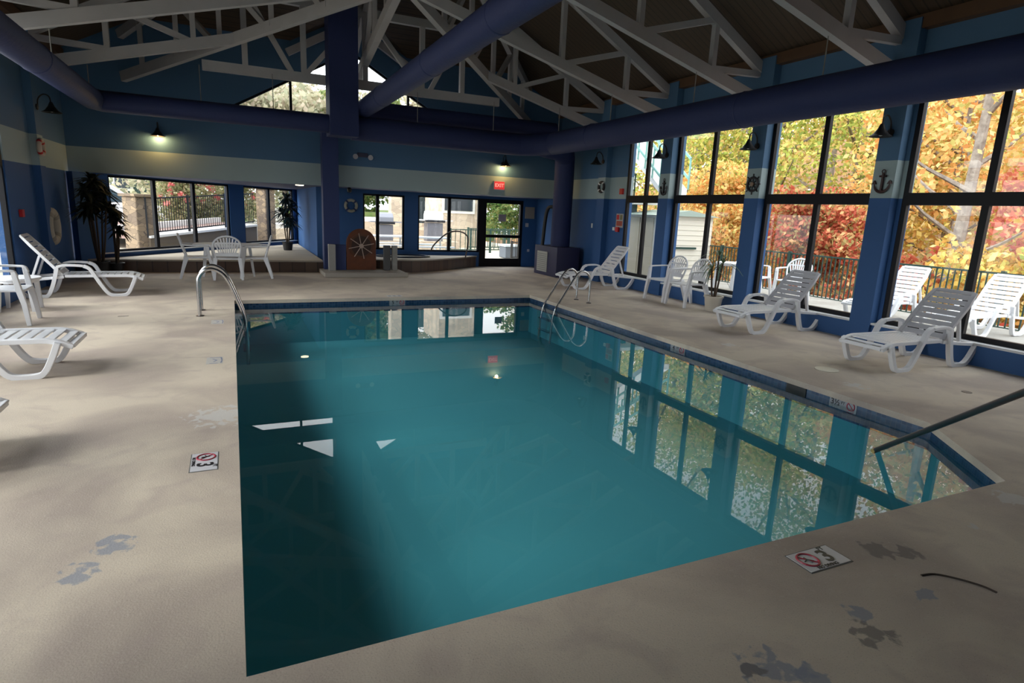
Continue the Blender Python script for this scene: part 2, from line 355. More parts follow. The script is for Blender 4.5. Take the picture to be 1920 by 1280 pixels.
def text(body, size, m, parent, loc, rot=(0, 0, 0), name='lettering', ax='CENTER'):
    cu = bpy.data.curves.new(name, 'FONT'); cu.body = body; cu.size = size; cu.extrude = 0.0008; cu.align_x = ax; cu.align_y = 'CENTER'
    cu.offset = size*0.022
    tmp = bpy.data.objects.new('tmp', cu); me = bpy.data.meshes.new_from_object(tmp); bpy.data.objects.remove(tmp)
    me.materials.clear(); me.materials.append(m); me.name = name
    o = bpy.data.objects.new(name, me); COL.objects.link(o); o.parent = parent; o.location = loc; o.rotation_euler = rot
    return o

# ------------------------------------------------------------------ the room
X0, X1, YB, YF = -3.15, 8.85, -2.0, 16.1      # left wall, right wall, back wall, far header wall
CX = 2.85; SL = 0.55; ZE = 4.57; YE = 17.63     # ridge x, roof slope, eave height, hip eave y
PX0, PX1, PY0, PY1 = -0.06, 5.68, 2.05, 11.3; CH = (4.89, 3.05)   # pool and its cut corner
POOL = [(PX0, PY0), (CH[0], PY0), (PX1, CH[1]), (PX1, PY1), (PX0, PY1)]
ZW = -0.115
AX0, AY0, AX1, AY1 = -2.72, 16.12, 2.1, 22.8    # slanted glass wall of the alcove

def floor():
    b = MB(); A = X0-.2; B = X1+.25; D = -0.12
    def q(x0, x1, y0, y1): b.box(x0, x1, y0, y1, D, 0)
    c = 0.28
    q(A, PX0-c, YB, 23.2); q(PX1+c, B, YB, 17.6); q(PX0-c, PX1+c, YB, PY0-c); q(PX0-c, PX1+c, PY1+c, 17.6); q(PX0-c, 2.3, 17.6, 23.2)
    # wedge outside the coping at the cut corner
    b.prism([(CH[0]+.13, PY0-c), (PX1+c, PY0-c), (PX1+c, CH[1]-.13)], D, 0)
    struct(b.build('floor', M_DECK))
    b = MB(); inn = [Vector((x, y)) for x, y in POOL]
    out = [(PX0-c, PY0-c), (CH[0]+.13, PY0-c), (PX1+c, CH[1]-.13), (PX1+c, PY1+c), (PX0-c, PY1+c)]
    lip = 0.025; cx, cy = 2.8, 6.7
    inn2 = [(x+(lip if x < cx else -lip), y+(lip if y < cy else -lip)) for x, y in POOL]
    for i in range(5):
        j = (i+1) % 5
        vs = [(*out[i], -.06), (*out[j], -.06), (*inn2[j], -.06), (*inn2[i], -.06), (*out[i], 0), (*out[j], 0), (*inn2[j], .002), (*inn2[i], .002)]
        b.add(vs, [(0, 3, 2, 1), (4, 5, 6, 7), (0, 1, 5, 4), (1, 2, 6, 5), (2, 3, 7, 6), (3, 0, 4, 7)])
    struct(b.build('trim_1', M_DECK))
floor()

def pool():
    t = thing('swimming_pool', 'large rectangular indoor swimming pool with one cut corner and navy tile line', 'swimming pool', (0, 0, 0))
    b = MB(); w = MB(); n = 5; H = -.80
    for i in range(n):
        (x0, y0), (x1, y1) = POOL[i], POOL[(i+1) % n]
        b.add([(x0, y0, -.26), (x1, y1, -.26), (x1, y1, H), (x0, y0, H)], [(0, 1, 2, 3)])
        w.add([(x0, y0, -.04), (x1, y1, -.04), (x1, y1, -.26), (x0, y0, -.26)], [(0, 1, 2, 3)])
    b.add([(x, y, H) for x, y in POOL], [tuple(range(n))])
    b.build('basin', M_BASIN, t); w.build('tile_band', M_TILE, t)
    s = MB(); s.add([(x, y, ZW) for x, y in POOL], [tuple(range(n))]); o = s.build('water_surface', M_WATER, t)
    for p in o.data.polygons:
        if p.normal.z < 0: p.flip()
    m = MB(); m.box(PX1-.012, PX1+.002, 4.38, 4.64, -.17, -.05); m.build('skimmer_opening', M_BLACK, t)
pool()

def wall_x(name, x, thick, ystart):
    """side wall with window bays between pilasters; x is the inner face, thick signed outwards"""
    b = MB(); xa, xb = sorted((x, x+thick)); sg = 1 if thick > 0 else -1
    def q(y0, y1, z0, z1): b.box(xa, xb, y0, y1, z0, z1)
    q(YB, YF if sg < 0 else 17.6, 3.97, ZE)
    q(12.62, YF if sg < 0 else 17.6, 0, 3.97)
    k = 11.17; bays = [(11.17, 12.62)]
    while k > 2:
        y0 = k-.35-2.185; bays.append((y0, k-.35)); q(k-.35, k, .27, 3.97); k = y0
    q(YB, k, .27, 3.97)
    q(YB, 12.62, 0, .27)
    struct(b.build(name, M_WALL)); return bays
bays_r = wall_x('wall_right', X1, .2, 0)
wl = MB()
for y0, y1, z0, z1 in ((YB, YF, 3.97, ZE), (11.98, YF, 0, 3.97), (YB, 11.98, 0, .27)): wl.box(X0-.2, X0, y0, y1, z0, z1)
bays_l = [(9.52, 11.98), (6.99, 9.17), (4.46, 6.64), (1.93, 4.11)]
for y0, y1 in ((9.17, 9.52), (6.64, 6.99), (4.11, 4.46), (YB, 1.93)): wl.box(X0-.2, X0, y0, y1, .27, 3.97)
struct(wl.build('wall_left', M_WALL))
# pilasters that stand proud of the walls
pil = MB()
for y in (13.35, 10.82, 8.28, 5.81, 3.28, 0.75): pil.box(8.69, X1, y, y+.335, 0, ZE-.02)
pil.box(8.74, X1, YB, 12.62, 0, .27)
for y in (9.17, 6.64, 4.11, 1.58): pil.box(X0, X0+.15, y, y+.35, 0, ZE-.02)
pil.box(X0, X0+.12, 13.45, 13.8, 0, ZE-.02)
struct(pil.build('trim_2', M_WALL))
sl = MB(); sl.box(8.71, 8.86, YB, 12.62, .27, .30); sl.box(X0-.05, X0+.04, YB, 11.98, .27, .30)
struct(sl.build('trim_3', M_SILL))
# timber beam at the head of the right and left walls
tb = MB(); tb.box(X1-.14, X1, YB, YF, ZE-.16, ZE+.02); tb.box(X0, X0+.14, YB, YF, ZE-.16, ZE+.02); struct(tb.build('trim_4', M_WOODB))

def window_x(name, x, y0, y1, z0, z1, mull):
    e = bpy.data.objects.new(name, None); COL.objects.link(e); e['kind'] = 'structure'
    f = MB(); w = .07; a, c = x-.035, x+.035
    f.box(a, c, y0, y0+w, z0, z1); f.box(a, c, y1-w, y1, z0, z1); f.box(a, c, y0+w, y1-w, z0, z0+w); f.box(a, c, y0+w, y1-w, z1-w, z1)
    f.box(a-.02, c+.02, y0+w, y1-w, 2.05, 2.22)
    if mull: f.box(a, c, mull-.045, mull+.045, z0+w, z1-w)
    f.build('window_frame', M_FRAME, e)
    g = MB(); g.add([(x, y0, z0), (x, y1, z0), (x, y1, z1), (x, y0, z1)], [(0, 1, 2, 3)]); g.build('window_pane', M_PANE, e)
wn = 0
for i, (y0, y1) in enumerate(bays_r):
    wn += 1; window_x('window_%d' % wn, 8.89, y0, y1, .30, 3.97, (y0+y1)/2 if i else 11.87)
for (y0, y1) in bays_l:
    wn += 1; window_x('window_%d' % wn, X0-.06, y0, y1, .30, 3.97, (y0+y1)/2)

def gable_wall():
    """far header wall: banded paint, follows the hip roof, holds the gable window"""
    zc = ZE+SL*(YE-YF)          # height where the hip plane meets the wall
    xa = X0+(zc-ZE)/SL; xb = X1-(zc-ZE)/SL
    dx = 1.4; za = zc+SL*dx
    out = [(X0, 2.14), (X1, 2.14), (X1, ZE), (xb, zc), (CX+dx, zc), (CX, za), (CX-dx, zc), (xa, zc), (X0, ZE)]
    wb = 3.74; wa = 5.40; hw = (wa-wb)/.573
    win = [(CX-hw, wb), (CX+hw, wb), (CX, wa)]
    b = MB()
    b.box(X0, X1, YF, YF+.2, 2.14, wb)
    def pr(p): b.prism(p, YF, YF+.2, 'y')
    pr([(X0, wb), win[0], (xa+.6, zc), (xa, zc), (X0, ZE)])
    pr([win[1], (X1, wb), (X1, ZE), (xb, zc), (xb-.6, zc)])
    pr([win[0], (CX, wa), (CX, za), (CX-dx, zc), (xa+.6, zc)])
    pr([win[1], (xb-.6, zc), (CX+dx, zc), (CX, za), (CX, wa)])
    struct(b.build('wall_far', M_WALL))
    e = bpy.data.objects.new('window_gable', None); COL.objects.link(e); e['kind'] = 'structure'
    f = MB(); y = YF+.08
    f.beam((win[0][0], y, wb+.03), (win[1][0], y, wb+.03), .07, .07)
    for sx in (0, 1): f.beam((win[sx][0], y, win[sx][1]), (CX, y, wa), .07, .10)
    for x in (1.42, 2.6, 4.3): f.box(x-.03, x+.03, y-.03, y+.03, wb, wa-.573*abs(x-CX))
    f.box(CX-1.1, CX+1.1, y-.03, y+.03, 4.62, 4.68) if False else None
    f.build('window_frame', M_FRAME, e)
    g = MB(); g.add([(p[0], y+.01, p[1]) for p in win], [(0, 1, 2)]); g.build('window_pane', M_PANE, e)
    return zc, xa, xb, dx, za
ZC, XA, XB, DX, ZA = gable_wall()

def ceiling():
    b = MB(); yr = YE-(CX-X0); zr = ZE+SL*(CX-X0); yd = YE-(ZA-ZE)/SL
    e = X0-.0
    b.add([(X0, YB, ZE), (X0, YE, ZE), (CX, yr, zr), (CX, YB, zr)], [(0, 1, 2, 3)])
    b.add([(X1, YB, ZE), (X1, YE, ZE), (CX, yr, zr), (CX, YB, zr)], [(0, 3, 2, 1)])
    b.add([(XA, YF, ZC), (CX-DX, YF, ZC), (CX, yd, ZA), (CX, yr, zr)], [(0, 1, 2, 3)])
    b.add([(XB, YF, ZC), (CX+DX, YF, ZC), (CX, yd, ZA), (CX, yr, zr)], [(0, 3, 2, 1)])
    b.add([(CX-DX, YF, ZC), (CX, YF, ZA), (CX, yd, ZA)], [(0, 1, 2)]); b.add([(CX+DX, YF, ZC), (CX, YF, ZA), (CX, yd, ZA)], [(0, 2, 1)])
    struct(b.build('ceiling', M_CEIL))
    # back gable behind the camera
    g = MB(); g.prism([(X0-.2, 0), (X1+.2, 0), (X1+.2, ZE), (CX, zr+.1), (X0-.2, ZE)], YB-.2, YB, 'y'); struct(g.build('wall_back', M_WALL))
ceiling()

def alcove():
    # soffit over the recess beyond the header wall
    s = MB(); s.prism([(X0, YF+.2), (X1, YF+.2), (X1, 17.75), (AX1+.1, 17.75), (AX1+.1, AY1+.2), (AX0-.2, AY0+.1), (X0, YF+.2)][:-1], 2.14, 2.3); struct(s.build('ceiling_soffit', M_SOFF))
    # slanted wall of the left recess
    a = Vector((AX0, AY0, 0)); b = Vector((AX1, AY1, 0)); d = (b-a).normalized(); L = (b-a).length; ang = atan2(d.y, d.x); n = Vector((-d.y, d.x, 0))
    w = MB()
    def seg(u0, u1, z0, z1, off=0, th=.15, mb=None):
        p, q = a+d*u0+n*off, a+d*u1+n*off
        (mb or w).prism([(p.x, p.y), (q.x, q.y), ((q+n*th).x, (q+n*th).y), ((p+n*th).x, (p+n*th).y)], z0, z1)
    spans = [(.38, 4.58, [1.76, 3.14]), (5.25, 8.0, [6.6])]
    seg(0, L, 0, .40); seg(.1, L, 2.12, 2.3); seg(-.50, .38, 0, 2.135); seg(4.58, 5.25, .40, 2.12); seg(8.0, L, .40, 2.12)
    struct(w.build('wall_recess', M_WALL))
    si = MB(); seg(0, L, .375, .40, -.05, .08, si); struct(si.build('trim_5', M_SILL))
    global wn
    for u0, u1, ms in spans:
        wn += 1; e = bpy.data.objects.new('window_%d' % wn, None); COL.objects.link(e); e['kind'] = 'structure'
        f = MB()
        seg(u0, u0+.06, .4, 2.12, .03, .07, f); seg(u1-.06, u1, .4, 2.12, .03, .07, f); seg(u0, u1, .4, .45, .03, .07, f); seg(u0, u1, 2.07, 2.12, .03, .07, f)
        for m in ms: seg(m-.05, m+.05, .45, 2.07, .03, .07, f)
        f.build('window_frame', M_FRAME, e)
        p, q = a+d*u0+n*.06, a+d*u1+n*.06
        g = MB(); g.add([(p.x, p.y, .4), (q.x, q.y, .4), (q.x, q.y, 2.12), (p.x, p.y, 2.12)], [(0, 1, 2, 3)]); g.build('window_pane', M_PANE, e)
    # cross wall between the two recesses and the wall that faces the camera on the right
    c = MB(); c.box(AX1, AX1+.2, 17.4, AY1+.1, 0, 2.14)
    Y = 17.4
    def q(x0, x1, z0, z1): c.box(x0, x1, Y, Y+.18, z0, z1)
    q(AX1+.2, 3.36, 0, 2.14); q(4.55, 4.95, 0, 2.14); q(3.36, 4.55, 0, .48); q(4.95, 6.90, 0, .44); q(8.36, X1, 0, 2.14)
    q(3.36, 4.55, 2.03, 2.14); q(4.95, 8.36, 2.06, 2.14)
    struct(c.build('wall_recess_right', M_WALL))
    for x0, x1, z0, z1, m in ((3.36, 4.55, .48, 2.03, 3.78), (4.95, 6.90, .44, 2.06, 5.93)):
        wn += 1; e = bpy.data.objects.new('window_%d' % wn, None); COL.objects.link(e); e['kind'] = 'structure'
        f = MB(); w_ = .05
        f.box(x0, x0+w_, Y+.05, Y+.12, z0, z1); f.box(x1-w_, x1, Y+.05, Y+.12, z0, z1); f.box(x0, x1, Y+.05, Y+.12, z0, z0+w_); f.box(x0, x1, Y+.05, Y+.12, z1-w_, z1)
        f.box(m-.045, m+.045, Y+.05, Y+.12, z0, z1); f.build('window_frame', M_FRAME, e)
        g = MB(); g.add([(x0, Y+.085, z0), (x1, Y+.085, z0), (x1, Y+.085, z1), (x0, Y+.085, z1)], [(0, 1, 2, 3)]); g.build('window_pane', M_PANE, e)
    # exit door
    e = bpy.data.objects.new('door_1', None); COL.objects.link(e); e['kind'] = 'structure'
    f = MB(); f.box(6.90, 7.12, Y+.02, Y+.14, 0, 2.06); f.box(8.27, 8.36, Y+.02, Y+.14, 0, 2.06); f.box(7.12, 8.27, Y+.02, Y+.14, 1.94, 2.06)
    f.box(7.12, 8.27, Y+.04, Y+.11, 0, .25); f.box(7.12, 8.27, Y-.01, Y+.09, .90, .99); f.build('door_frame', M_FRAME, e)
    g = MB(); g.add([(7.12, Y+.08, .25), (8.27, Y+.08, .25), (8.27, Y+.08, 1.94), (7.12, Y+.08, 1.94)], [(0, 1, 2, 3)]); g.build('door_pane', M_PANE, e)
    s = MB(); s.box(7.55, 7.80, Y+.07, Y+.078, 1.40, 1.62); tag(s.build('door_notice', mat('grey_lilac_paper', (0.42, 0.38, 0.42, 1), 0.7)), 'small grey notice stuck on the glass of the exit door', 'sign')
alcove()

def platforms():
    # raised seating platform in the left recess
    b = MB(); b.prism([(X0, 15.84), (2.05, 15.84), (2.05, 22.4), (AX0, AY0), (X0, AY0)], .02, .285); struct(b.build('platform_top', mat('cream_platform_floor', (0.50, 0.44, 0.35, 1), 0.7, noise=(2, 0.5, (0.40, 0.35, 0.28, 1)))))
    f = MB(); f.box(X0, 2.05, 15.80, 15.84, 0, .25); struct(f.build('platform_riser', M_BTILE))
    # curved spa deck on the right
    prof = smoothpath([(3.7, 15.75, 0), (4.75, 15.85, 0), (5.7, 16.45, 0), (6.55, 17.15, 0), (6.82, 17.35, 0)], 5); poly = [(p.x, p.y) for p in prof]
    t = thing('spa_tub', 'raised spa with curved brown tiled side in front of the rear windows', 'hot tub', (0, 0, 0))
    b = MB(); b.prism(poly+[(2.6, 17.36), (2.6, 15.75)], .30, .335); b.build('spa_deck', mat('spa_deck_concrete', (0.38, 0.34, 0.28, 1), 0.7), t)
    f = MB(); f.prism([(x*.995+.0, y+.0) for x, y in poly]+[(2.62, 17.35), (2.62, 15.77)], 0, .30); f.build('tiled_side', M_BTILE, t)
    r = MB(); r.tube([(4.35+.75*cos(a), 16.75+.42*sin(a), .35) for a in [2*pi*i/24 for i in range(24)]], .03, 6, True); r.build('tub_rim', mat('dark_spa_rim', (0.03, 0.05, 0.09, 1), 0.3), t, True)
    # low slab in front
    s = MB(); s.box(1.93, 3.92, 14.62, 15.74, 0, .10); tag(s.build('concrete_slab', mat('grey_slab', (0.33, 0.30, 0.26, 1), 0.8), bevel=.01), 'low grey concrete slab under the ship wheel board', 'slab')
platforms()

# ------------------------------------------------------------------ roof trusses
ZB = lambda s: 3.83+.27*(6-s)           # bottom chord height at distance s from the ridge line
ZT = lambda s: 4.33+.55*(6-s)           # top chord height
def truss_part(t, nm, a, b, w=.10, h=.17, up=(0, 0, 1)):
    m = MB(); m.beam(a, b, w, h, up); return m.build(nm, M_TRUSS, t)
def full_truss(y, label):
    t = thing('roof_truss', label, 'roof truss', (CX, y, 0), 0, 'white scissor trusses across the room')
    for sg in (-1, 1):
        P = lambda s, z: (sg*s, 0, z)
        truss_part(t, 'bottom_chord', P(5.9, ZB(5.9)), P(0, ZB(0)), .12, .19)
        truss_part(t, 'top_chord', P(5.92, ZT(5.92)), P(0, ZT(0)), .12, .17)
        truss_part(t, 'strut', P(5.85, 4.30), P(4.75, 4.25), .09, .10)
        for s in (4.75, 3.2, 1.6): truss_part(t, 'strut', P(s, ZB(s)), P(s, ZT(s)), .09, .10, (0, 1, 0))
        for s0, s1 in ((4.68, 3.28), (3.13, 1.68), (1.55, .08)): truss_part(t, 'strut', P(s0, ZT(s0)-.05), P(s1, ZB(s1)+.05), .09, .10)
    truss_part(t, 'king_post', (0, 0, ZB(0)), (0, 0, ZT(0)), .12, .14, (0, 1, 0))
full_truss(6.09, 'white scissor truss nearest the camera, across the top of the view')
full_truss(8.63, 'second white scissor truss, one bay beyond the nearest')
full_truss(11.17, 'white scissor truss at the end of the ridge where the hips meet')
def jack_truss(y, sg, label):
    t = thing('jack_truss', label, 'roof truss', (CX, y, 0), 0, 'short white trusses running to the hips')
    P = lambda s, z: (sg*s, 0, z); e = 6-(YE-.25-y)
    e = y-11.08
    truss_part(t, 'bottom_chord', P(5.9, ZB(5.9)), P(abs(e), ZB(e)), .12, .19)
    truss_part(t, 'top_chord', P(5.92, ZT(5.92)), P(abs(e), ZT(e)), .12, .17)
    truss_part(t, 'strut', P(5.85, 4.30), P(4.75, 4.25), .09, .10)
    for s in (4.75, 3.35): truss_part(t, 'strut', P(s, ZB(s)), P(s, ZT(s)), .09, .10, (0, 1, 0))
    truss_part(t, 'strut', P(4.68, ZT(4.68)-.05), P(3.4, ZB(3.4)+.05), .09, .10)
jack_truss(13.71, -1, 'short white jack truss from the left wall to the hip')
jack_truss(13.71, 1, 'short white jack truss from the right wall to the hip')
def hip_truss(sg, label):
    t = thing('hip_truss', label, 'roof truss', (CX, 11.08, 0), 0, 'white hip trusses running to the far corners')
    P = lambda s, z: (sg*s, s, z)
    truss_part(t, 'bottom_chord', P(4.82, ZB(4.82)), P(0, ZB(0)), .12, .20)
    truss_part(t, 'top_chord', P(4.82, ZT(4.82)), P(0, ZT(0)), .12, .17)
    for s in (4.4, 3.7, 2.9, 2.0, 1.1): truss_part(t, 'strut', P(s, ZB(s)), P(s, ZT(s)), .09, .10, (0, 1, 0))
    for s0, s1 in ((3.7, 3.0), (2.9, 2.1), (2.0, 1.2)): truss_part(t, 'strut', P(s0, ZT(s0)-.05), P(s1, ZB(s1)+.05), .09, .10)
hip_truss(-1, 'white hip truss rising steeply from the far left corner')
hip_truss(1, 'white hip truss falling to the far right corner')
def end_truss():
    y = 14.4; t = thing('end_truss', 'white truss with level bottom chord in front of the gable window', 'roof truss', (CX, y, 0))
    e = 6-(17.38-y)
    truss_part(t, 'bottom_chord', (-3.25, 0, 4.32), (3.25, 0, 4.32), .12, .19)
    truss_part(t, 'top_chord', (-3.0, 0, 5.80), (3.0, 0, 5.80), .12, .17)
    for x in (-2.45, -1.3, 0, 1.3, 2.28): truss_part(t, 'strut', (x, 0, 4.32), (x, 0, 5.8), .11, .11, (0, 1, 0))
    for a, b in ((-1.55, -2.35), (1.5, 2.25), (-1.25, -.1), (1.25, .1)):
        zt = 5.75; truss_part(t, 'strut', (a, 0, 4.4), (b, 0, zt), .09, .10)
    t = thing('ridge_jack', 'white inclined truss along the room centre above the gable window', 'roof truss', (CX, 11.2, 0))
    truss_part(t, 'bottom_chord', (0, 0.1, 5.45), (0, 4.5, 4.55), .14, .20); truss_part(t, 'top_chord', (0, 0.1, 7.5), (0, 4.6, 5.15), .12, .17)
    for yy in (1.1, 2.2, 3.2): truss_part(t, 'strut', (0, yy, 5.45-.205*yy), (0, yy, 7.5-.511*yy), .09, .10, (1, 0, 0))
    truss_part(t, 'strut', (0, 2.2, 6.3), (0, 3.2, 4.85), .09, .10, (1, 0, 0))
    t = thing('gable_rafter', 'white sloping rafters under the little dormer above the gable window', 'rafter', (CX, 15.9, 0))
    for sg in (-1, 1): truss_part(t, 'rafter', (sg*1.5, 0, 5.10), (0, 0, 5.96), .10, .16)
end_truss()

# ------------------------------------------------------------------ ducts
def ducts():
    t = thing('air_duct', 'long navy blue round duct running around the room below the trusses', 'air duct', (0, 0, 0))
    def tube(nm, pts, r, n=20, m=M_NAVY):
        b = MB(); b.tube(pts, r, n); return b.build(nm, m, t, True)
    R = .31
    tube('duct_run', smoothpath([(7.28, YB+.1, 3.40), (7.28, 6, 3.40), (7.28, 12.6, 3.39), (7.2, 13.7, 3.38), (6.75, 14.15, 3.36), (6.0, 14.22, 3.36), (2.5, 14.2, 3.37)], 8), .265)
    L = .192
    tube('duct_run', [(-2.23, YB+.1, 3.39), (-2.23, 13.75, 3.39), (-2.10, 14.02, 3.39), (2.3, 14.05, 3.39)], L)
    tube('duct_run', [(2.9, 14.75, 3.87), (7.9, 14.75, 3.86)], .19)
    tube('duct_run', [(2.77, 1.0, 3.79), (2.77, 14.6, 3.79)], .19)
    for y in (4.1, 6.6, 9.1, 12.3):
        b = MB(); b.lathe([(.192, -.03), (.20, 0), (.192, .03)], 20, (2.77, y, 3.79), 'y'); b.build('duct_collar', M_NAVY, t, True)
    for y in (2.5, 7.4, 11.8):
        b = MB(); b.lathe([(.265, -.02), (.273, 0), (.265, .02)], 20, (7.28, y, 3.40), 'y'); b.build('duct_collar', M_NAVY, t, True)
    for y in (5.9, 10.2):
        b = MB(); b.lathe([(.193, -.02), (.201, 0), (.193, .02)], 20, (-2.23, y, 3.39), 'y'); b.build('duct_collar', M_NAVY, t, True)
    b = MB(); b.box(1.98, 2.58, 13.75, 14.3, 3.14, 5.9); b.build('duct_riser', M_NAVY, t)
    rods = MB()
    for x, y, z0, z1 in [(7.28, q, 3.62, 4.2) for q in (6.1, 8.63, 11.17, 13.4)]+[(-2.23, q, 3.55, 3.95) for q in (6.1, 8.63, 11.17, 13.7)]+[(x, 14.2, 3.55, 4.28) for x in (-.45, .9, 4.0, 5.9)]:
        h = MB(); h.tube([(x, y, z0), (x, y, z1)], .008, 6); h.build('hanger_rod', M_GREYW, t)
    t2 = thing('air_handler', 'navy box with pale vent grille and duct riser in the far right corner', 'air handler', (0, 0, 0))
    b = MB(); b.box(7.95, 8.66, 14.32, 15.65, 0, .82); b.build('cabinet', mat('navy_cabinet', (0.026, 0.026, 0.075, 1), 0.5), t2, bevel=.01)
    b = MB(); b.tube(smoothpath([(8.32, 14.85, .82), (8.32, 14.85, 2.9), (8.1, 14.6, 3.3), (7.3, 14.2, 3.38)], 6), .27, 20); b.build('riser_pipe', M_NAVY, t2, True)
    g = MB(); g.box(7.93, 7.95, 14.85, 15.45, .10, .66); gr = g.build('vent_grille', mat('pale_grille', (0.42, 0.42, 0.38, 1), 0.6), t2)
    sl_ = MB()
    for i in range(9): sl_.box(7.922, 7.932, 14.89, 15.41, .14+i*.055, .165+i*.055)
    sl_.build('grille_slats', mat('grille_slats', (0.26, 0.26, 0.24, 1), 0.6), gr)
    b = MB(); b.tube(smoothpath([(8.0, 15.3, .82), (8.05, 15.3, 1.5), (8.1, 15.25, 1.85), (8.25, 15.1, 1.9)], 5), .05, 10); b.build('elbow_pipe', M_BLACK, t2, True)
ducts()

# column, ship wheel board, posts
c = MB(); c.box(2.04, 2.42, 15.55, 15.86, .1, 3.4); tag(c.build('column', M_NAVYW), 'square navy column rising from the slab to the duct', 'column')
c = MB(); c.box(2.10, 2.26, 15.2, 15.36, .10, .74); tag(c.build('short_post', mat('grey_post', (0.30, 0.29, 0.27, 1), 0.8), bevel=.008), 'short grey post at the foot of the navy column', 'post')
c = MB(); c.box(2.29, 2.54, 15.38, 15.54, .10, .72); tag(c.build('blue_box', M_NAVYW, bevel=.008), 'small navy box between column and wheel board', 'box')
for x0, x1, m, lb in ((3.48, 3.64, mat('dark_post', (0.075, 0.075, 0.075, 1), 0.7), 'dark stub post just right of the wheel board'), (3.69, 3.82, M_GREYW, 'weathered grey stub post, rightmost on the slab')):
    c = MB(); c.box(x0, x1, 15.3, 15.44, .10, .73); tag(c.build('stub_post', m, bevel=.01), lb, 'post', 'stub posts beside the wheel board')
def wheel_board():
    t = thing('ship_wheel_board', 'arched reddish wooden board with a carved ship wheel', 'decoration', (2.92, 15.40, .10))
    w = .37; pts = [(-w, 0), (w, 0), (w, .66)] + [(w*cos(a), .66+.37*sin(a)) for a in [pi*i/14 for i in range(1, 14)]] + [(-w, .66)]
    b = MB(); b.prism(pts, 0, .05, 'y'); b.build('board', M_WHEEL, t, bevel=.008)
    g = MB(); g.lathe([(.30, 0), (.30, -.015), (.25, -.015), (.25, 0)], 28, (0, -.005, .60), 'y', False); g.build('wheel_rim', mat('dark_carved_wood', (0.09, 0.03, 0.012, 1), 0.4), t, True)
    g = MB(); g.lathe([(.27, 0), (.27, -.006), (.001, -.006)], 28, (0, -.001, .60), 'y', False); g.build('wheel_face', mat('dark_wheel_face', (0.035, 0.014, 0.008, 1), 0.5), t)
    lm = mat('pale_spoke', (0.40, 0.30, 0.25, 1), 0.4)
    for i in range(8):
        a = pi*i/4+.2; s = MB(); s.tube([(0, -.02, .60), (.32*cos(a), -.02, .60+.32*sin(a))], .011, 6); s.build('spoke', lm, t)
    h = MB(); h.lathe([(.055, .0), (.055, -.04), (.02, -.05)], 14, (0, 0, .60), 'y'); h.build('hub', lm, t, True)
wheel_board()

# ------------------------------------------------------------------ wall lamps
def lamp_proto():
    t = thing('barn_lamp', '', 'wall lamp')
    # local: wall at y=0, lamp hangs out along -y
    b = MB(); b.lathe([(.05, 0), (.05, -.025)], 14, (0, 0, 0), 'y'); b.build('wall_plate', M_BLACK, t, True)
    b = MB(); b.tube(smoothpath([(0, -.02, 0), (0, -.04, .14), (0, -.12, .22), (0, -.20, .19), (0, -.22, .08)], 5), .011, 8); b.build('gooseneck', M_BLACK, t, True)
    b = MB(); b.lathe([(.022, .10), (.035, .07), (.05, .03), (.10, -.04), (.155, -.075), (.150, -.078), (.095, -.046), (.045, .025), (.02, .06)], 20, (0, -.22, 0)); b.build('lamp_shade', M_BLACK, t, True)
    b = MB(); b.lathe([(.012, .03), (.03, -.01), (.035, -.04), (.02, -.065), (.002, -.07)], 12, (0, -.22, 0)); b.build('bulb', mat('unlit_bulb', (0.7, 0.68, 0.6, 1), 0.3), t, True)
    return t
lp = lamp_proto(); GL = 'black barn lamps around the walls'; lp['group'] = GL
lp.location = (-1.40, YF, 3.07); lp['label'] = 'lit black barn lamp on the far wall, left'
M_LIT = mat('lit_bulb', (1, .9, .6, 1), .3, emit=((1, .80, .42, 1), 14))
lit = [lp]
l2 = dup(lp, (7.02, YF, 3.02), 0, 'lit black barn lamp above the red exit sign'); lit.append(l2)
for y, lb in ((13.5, 'black barn lamp on the wall above the framed life ring picture'), (10.98, 'black barn lamp on the second right column, over the slim anchor'),
              (8.45, 'black barn lamp over the ship wheel decoration'), (5.98, 'black barn lamp over the large anchor, nearest on the right')):
    dup(lp, (8.69, y, 3.06), -pi/2, lb, GL)
dup(lp, (X0+.12, 13.62, 3.14), pi/2, 'black barn lamp on the left wall above the small life ring', GL)
for t in lit:
    for ch in t.children:
        if ch.name.startswith('bulb'):
            ch.material_slots[0].link = 'OBJECT'; ch.material_slots[0].material = M_LIT
    l = bpy.data.lights.new('barn_lamp_glow', 'POINT'); l.energy = 32; l.color = (1, .60, .20); l.shadow_soft_size = .04
    o = bpy.data.objects.new('barn_lamp_glow', l); COL.objects.link(o); o.parent = t; o.location = (0, -.15, -.085)
c = MB(); c.lathe([(.10, 0), (.10, -.015), (.075, -.02)], 20, (1.60, 16.55, 2.14)); o = c.build('recessed_light', mat('recessed_lens', (1, .9, .7, 1), .4, emit=((1, .85, .55, 1), 9)), smooth=True); tag(o, 'round lit recessed light in the recess ceiling', 'ceiling light')
l = bpy.data.lights.new('recessed_glow', 'SPOT'); l.energy = 14; l.color = (1, .85, .6); l.spot_size = radians(130); l.shadow_soft_size = .08
o = bpy.data.objects.new('recessed_glow', l); COL.objects.link(o); o.location = (1.60, 16.55, 2.10)
c = MB(); c.lathe([(.03, .02), (.06, -.02), (.055, -.09), (.03, -.11)], 14, (2.79, 16.25, 2.12)); tag(c.build('speaker', M_BLACK, smooth=True), 'little black ceiling speaker under the header beside the column', 'speaker')
